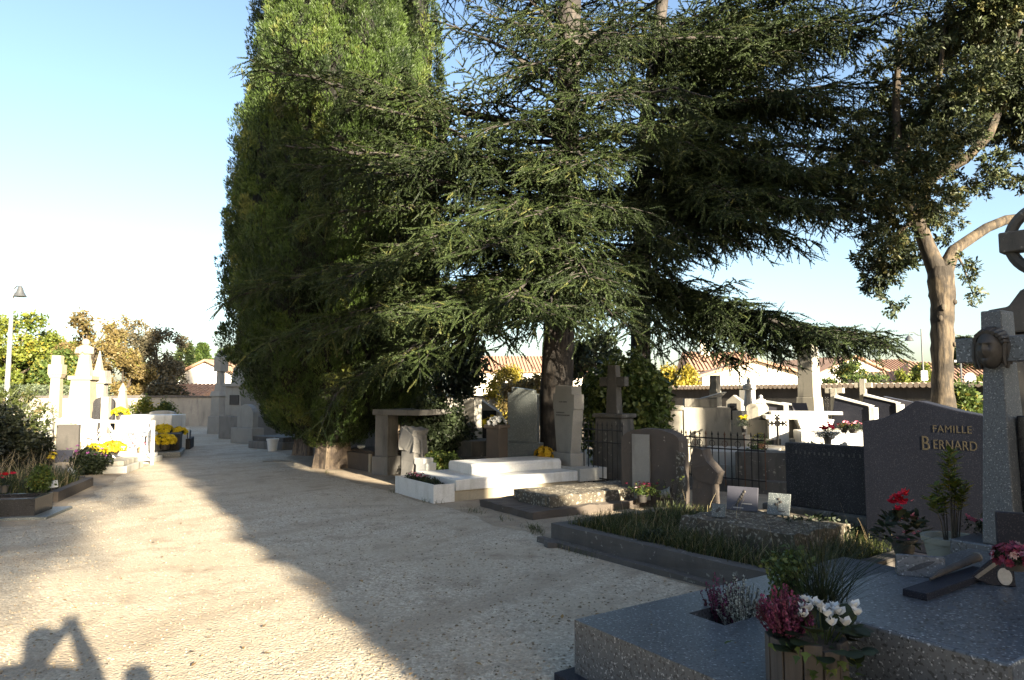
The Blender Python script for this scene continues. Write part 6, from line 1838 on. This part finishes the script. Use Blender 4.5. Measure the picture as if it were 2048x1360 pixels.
# ------------------------------------------------------------------ houses beyond
def house(label, p, rz, wd, dp, h, ridge, m='house_w', roof='gable', wins=(), door=None, chim=None, group=None, hip=.0):
    r = thing('house', label, 'house', p, rz, group)
    if roof == 'gable':
        part('wall', MB().slab([(-wd/2, 0), (wd/2, 0), (wd/2, h), (0, h + ridge), (-wd/2, h)], 0, dp), M[m], r)
        rf = MB()
        ov = .35; k = ridge/(wd/2)
        rf.slab([(-wd/2 - ov, h - ov*k + .03), (0, h + ridge + .03), (0, h + ridge + .2), (-wd/2 - ov, h - ov*k + .2)], -ov, dp + ov)
        rf.slab([(0, h + ridge + .03), (wd/2 + ov, h - ov*k + .03), (wd/2 + ov, h - ov*k + .2), (0, h + ridge + .2)], -ov, dp + ov)
        rfo = part('roof', rf, M['tile'], r)
    else:                       # ridge along x
        part('wall', MB().box(-wd/2, wd/2, 0, dp, 0, h), M[m], r)
        ov = .4
        a, b = wd/2 + ov, dp/2 + ov
        rf = MB().add([(-a, -ov, h), (a, -ov, h), (a, dp + ov, h), (-a, dp + ov, h), (-a + hip, dp/2, h + ridge), (a - hip, dp/2, h + ridge)], [(3, 2, 1, 0), (0, 1, 5, 4), (2, 3, 4, 5), (1, 2, 5), (3, 0, 4)])
        ribs = MB()
        rfo = part('roof', rf, M['tile'], r)
        n = int(2*a/.28)
        for i in range(n):
            x = -a + (i + .5)*2*a/n
            f = max(0.0, min(1.0, min((x + a), (a - x))/max(hip, .01))) if hip > 0 else 1.0
            ribs.tube([(x, -ov, h + .02), (x, -ov + (dp/2 + ov)*f, h + ridge*f + .02)], .07, 5)
        part('tile_ribs', ribs, M['tile'], rfo)
    for (x, z, ww, hh, sh) in wins:
        f = part('window', MB().box(x - ww/2 - .08, x + ww/2 + .08, -.06, -.005, z - .08, z + hh + .08), M['pot_w'], r)
        part('pane', MB().box(x - ww/2, x + ww/2, -.075, -.06, z, z + hh), M['glass'], f)
        if sh:
            part('shutter', MB().box(x - ww/2 - .08 - ww*.5, x - ww/2 - .08, -.09, -.005, z, z + hh), M['shutter'], r)
            part('shutter', MB().box(x + ww/2 + .08, x + ww/2 + .08 + ww*.5, -.09, -.005, z, z + hh), M['shutter'], r)
    if chim:
        x, y, z0, z1 = chim
        c = part('chimney', MB().box(x - .35, x + .35, y - .3, y + .3, z0, z1), M[m], rfo)
        part('chimney_cap', MB().box(x - .45, x + .45, y - .4, y + .4, z1, z1 + .12), M['tile'], c)
    return r
def H(px, Y): return Vector((at(px, 780, Y).x, Y, 0))
house('long white house with low gable seen past the left wall', H(412, 55), R(-8), 7.5, 9, 2.6, 1.6, 'house_w', 'gable', [(1.6, 1.0, 1.0, 1.2, False)])
house('low house with tan tiled roof in front of the white gable', H(335, 46), R(-5), 4.2, 5, 1.4, .9, 'house', 'ridge')
house('white house end wall behind the slim lantern pillar', H(470, 62), R(-6), 6, 8, 4.0, 1.3, 'house_w', 'gable')
house('cream house with tall gable lit by sun behind the cemetery wall', H(1512, 44), R(-6), 6.6, 8, 2.7, 1.0, 'house', 'gable', [(-1.6, .8, .9, 1.2, True), (1.6, .8, .9, 1.2, True)])
house('red tile roofed house with dormer left of the cream gable', H(1455, 52), R(-4), 4.6, 7, 3.4, 1.6, 'house', 'ridge', [(0, 1.8, .8, 1.1, True)], chim=(-1.0, 3.0, 3.8, 5.8))
house('far house with tiled roof glimpsed under the cedars', H(1060, 56), R(5), 9, 8, 3.4, 1.5, 'house', 'ridge', [(-2, 1.2, .9, 1.2, True), (2, 1.2, .9, 1.2, True)], chim=(2.5, 4, 4, 5.9))
house('white gabled house right of the low bough', H(1712, 58), R(14), 8.5, 9, 3.0, 1.7, 'house_w', 'gable', [(-1.5, 1.2, .9, 1.1, False)])
house('tan roofed house with raised upper roof left of the street lamp', H(1790, 66), R(-10), 6.4, 8, 3.9, 1.2, 'house', 'ridge', hip=1.2)
house('low tiled house front beside the street lamp', H(1812, 54), R(-20), 6.0, 7, 2.0, 1.5, 'house_w', 'ridge', [(1.2, .6, .9, 1.0, True)], hip=1.0)
house('house with brown tiled roof behind the forked trunk', H(1935, 52), R(-12), 7.5, 8, 2.6, 1.6, 'house_w', 'ridge', [(-1.8, .9, .9, 1.1, True), (1.6, .9, .9, 1.1, True)], hip=1.5)

# ------------------------------------------------------------------ street lamps and signs
def lamp_left():
    p = H(14, 33); h = 6.9
    r = thing('street_lamp', 'tall grey street lamp with bell shade at the left edge', 'street lamp', p)
    part('pole', MB().tube([(0, 0, 0), (0, 0, h - .2)], [.13, .075], 12).tube([(0, 0, h-.2), (0, 0, h + .25)], [.04, .015], 8), M['galv'], r, smooth=True)
    part('bracket', MB().tube([(0, 0, h - .3), (.2, 0, h - .1), (.33, 0, h - .15)], .03, 6), M['lampgrey'], r, smooth=True)
    part('lamp_shade', MB().lathe([(.30, h - .62), (.27, h - .58), (.16, h - .38), (.11, h - .2), (.05, h - .1)], 18, .36, 0), M['lampgrey'], r, smooth=True)
lamp_left()
def lamp_right():
    p = H(1848, 36); h = 5.0
    r = thing('street_lamp', 'slim dark street lamp with curved arm and hanging bell shade', 'street lamp', p)
    part('pole', MB().tube([(0, 0, 0), (0, 0, 1.2), (0, 0, h)], [.09, .06, .03], 10), M['lampgrey'], r, smooth=True)
    part('arm', MB().tube([(0, 0, h - .35), (-.18, 0, h - .33), (-.4, 0, h - .18), (-.62, 0, h - .2), (-.66, 0, h - .34)], .022, 6), M['lampgrey'], r, smooth=True)
    part('lamp_shade', MB().lathe([(.22, h - .62), (.20, h - .57), (.12, h - .42), (.04, h - .34)], 18, -.66, 0), M['lampgrey'], r, smooth=True)
    s = part('sign_plate', MB().box(-.17, .17, -.11, -.09, 2.32, 2.80), M['pot_w'], r)
    part('sign_ring', MB().tube([(.10*math.cos(a), -.118, 2.53 + .10*math.sin(a)) for a in [k*6.2832/20 for k in range(21)]], .024, 6).ball((0, -.115, 2.53), (.05, .01, .05), 10, 6), M['lampgrey'], s)
    part('sign_bar', MB().box(-.12, .12, -.115, -.111, 2.70, 2.75), M['lampgrey'], s)
lamp_right()
r = thing('road_sign', 'round road sign seen from behind, right of the forked trunk', 'sign', H(1940, 34))
part('post', MB().tube([(0, 0, 0), (0, 0, 2.6)], .035, 8), M['galv'], r, smooth=True)
part('disc', MB().slab([(.30*math.cos(a), 2.35 + .30*math.sin(a)) for a in [k*6.2832/24 for k in range(24)]], -.06, -.03), M['lampgrey'], r)
r = thing('sign_post', 'dark post beside the road sign beyond the wall', 'post', H(1924, 37))
part('post', MB().tube([(0, 0, 0), (0, 0, 3.4)], .05, 8), M['lampgrey'], r, smooth=True)
part('cross_bar', MB().box(-.35, .35, -.03, .03, 3.3, 3.42), M['lampgrey'], r)
single('roof_aerial', MB().tube([(0, 0, 4.0), (0, 0, 7.9)], .03, 5).tube([(-.5, 0, 7.4), (.5, 0, 7.4)], .02, 4), M['lampgrey'], 'thin television aerial rising above the low cedar bough', 'aerial', H(1494, 48))

# ------------------------------------------------------------------ far planting
hedge('clipped_hedge', 'smooth clipped grey-green hedge behind the left graves', Vector((-33, 36.5, 0)), Vector((-21.5, 36.5, 0)), 1.95, 1.3, M['lf_hedge'], 201, .22, 40)
GT = 'autumn trees beyond the left wall'
broad_tree('autumn_tree', 'yellow-green autumn tree behind the left lamp post', H(20, 44), 7.52, 3.13, M['lf_yellow'], 211, leaf_size=.42, per=9, low=.12, group=GT)
broad_tree('autumn_tree', 'green and gold tree just right of the left lamp post', H(85, 47), 7.07, 2.59, M['lf_yellow'], 212, leaf_size=.40, per=9, low=.12, group=GT)
broad_tree('autumn_tree', 'rust and yellow tree behind the statue monument', H(172, 46), 7.64, 2.48, M['lf_rust'], 213, leaf_size=.38, per=6, low=.2, group=GT)
broad_tree('autumn_tree', 'low green tree behind the white cross pillar', H(125, 42), 4.33, 2.05, M['lf_green'], 214, leaf_size=.36, per=9, low=.05, group=GT)
broad_tree('autumn_tree', 'rounded rusty orange tree beside the small obelisk', H(245, 43), 5.13, 2.05, M['lf_rust'], 215, leaf_size=.34, per=11, low=.05, group=GT)
broad_tree('autumn_tree', 'thin half-bare rusty tree behind the rounded orange one', H(268, 50), 7.75, 1.84, M['lf_rust'], 216, leaf_size=.30, per=4, low=.3, group=GT)
broad_tree('bare_dark_tree', 'dark brown nearly bare tree left of the white house', H(318, 48), 7.30, 2.38, M['lf_brown'], 217, leaf_size=.34, per=7, low=.15, bk='bark_ce', group=GT)
conifer('fir_tree', 'blue-green fir behind the white house roof', H(368, 56), 5.8, 1.5, 221)
conifer('far_cypress', 'small pointed cypress above the white house', H(402, 70), 6.4, .95, 222, 'cypress', col=True)
conifer('far_cypress', 'tiny cypress behind the slim lantern pillar', H(441, 74), 6.0, .8, 223, 'cypress', col=True)
conifer('fir_tree', 'sparse fir beside the left edge of the big cypress', H(462, 60), 5.8, 1.3, 224)
shrub('round_bush', 'rounded dark green bush over the white roof ridge', H(418, 60), 1.3, 1.0, 4.6, M['lf_green'], 225, .4, 400)
shrub('orange_bush', 'dark orange-brown bush above the left wall', H(330, 41), 1.1, .9, 2.6, M['lf_brown'], 226, .35, 300)
broad_tree('golden_tree', 'bright yellow tree behind the large pale tomb', H(1345, 38), 3.5, 1.5, M['lf_gold'], 231, leaf_size=.3, per=16, low=.05)
broad_tree('golden_tree', 'small golden bush glimpsed under the cedar, left of the trunk', H(1015, 36), 3.6, 1.3, M['lf_gold'], 232, leaf_size=.28, per=10, low=.05)
broad_tree('autumn_bush', 'rusty bush below the house glimpsed under the cedar', H(1050, 30), 2.6, 1.2, M['lf_rust'], 233, leaf_size=.26, per=10, low=.05)
broad_tree('green_tree', 'green tree behind the white gabled house', H(1700, 50), 4.3, 2.0, M['lf_green'], 234, leaf_size=.32, per=10, low=.1)
broad_tree('garden_bush', 'yellow-green garden bush at the foot of the slim street lamp', H(1828, 42), 3.7, 1.5, M['lf_yellow'], 235, leaf_size=.26, per=16, low=.03)
broad_tree('garden_bush', 'silvery olive bush behind the right wall', H(1735, 38), 2.9, 1.2, M['lf_hedge'], 236, leaf_size=.24, per=12, low=.03)
hedge('garden_hedge', 'low bright green hedge just above the right wall', Vector((H(1690, 33).x, 33, 0)), Vector((H(1775, 32.5).x, 32.5, 0)), 2.45, .8, M['lf_green'], 237, .2, 40)
conifer('pine_tree', 'layered dark pine behind the granite cross arm', H(1935, 55), 6.2, 2.6, 238)
broad_tree('garden_tree', 'brownish green bush below the granite cross arm', H(1965, 44), 2.9, 1.2, M['lf_yellow'], 239, leaf_size=.26, per=12, low=.03)
broad_tree('dark_evergreen', 'dark evergreen behind the pillared tomb closing the view under the cedar', H(880, 24), 5.0, 1.7, M['lf_dark'], 240, leaf_size=.36, per=12, low=.1)
broad_tree('dark_evergreen', 'dark evergreen between the cedar trunks', H(1190, 27), 4.6, 1.5, M['lf_dark'], 241, leaf_size=.36, per=9, low=.1)
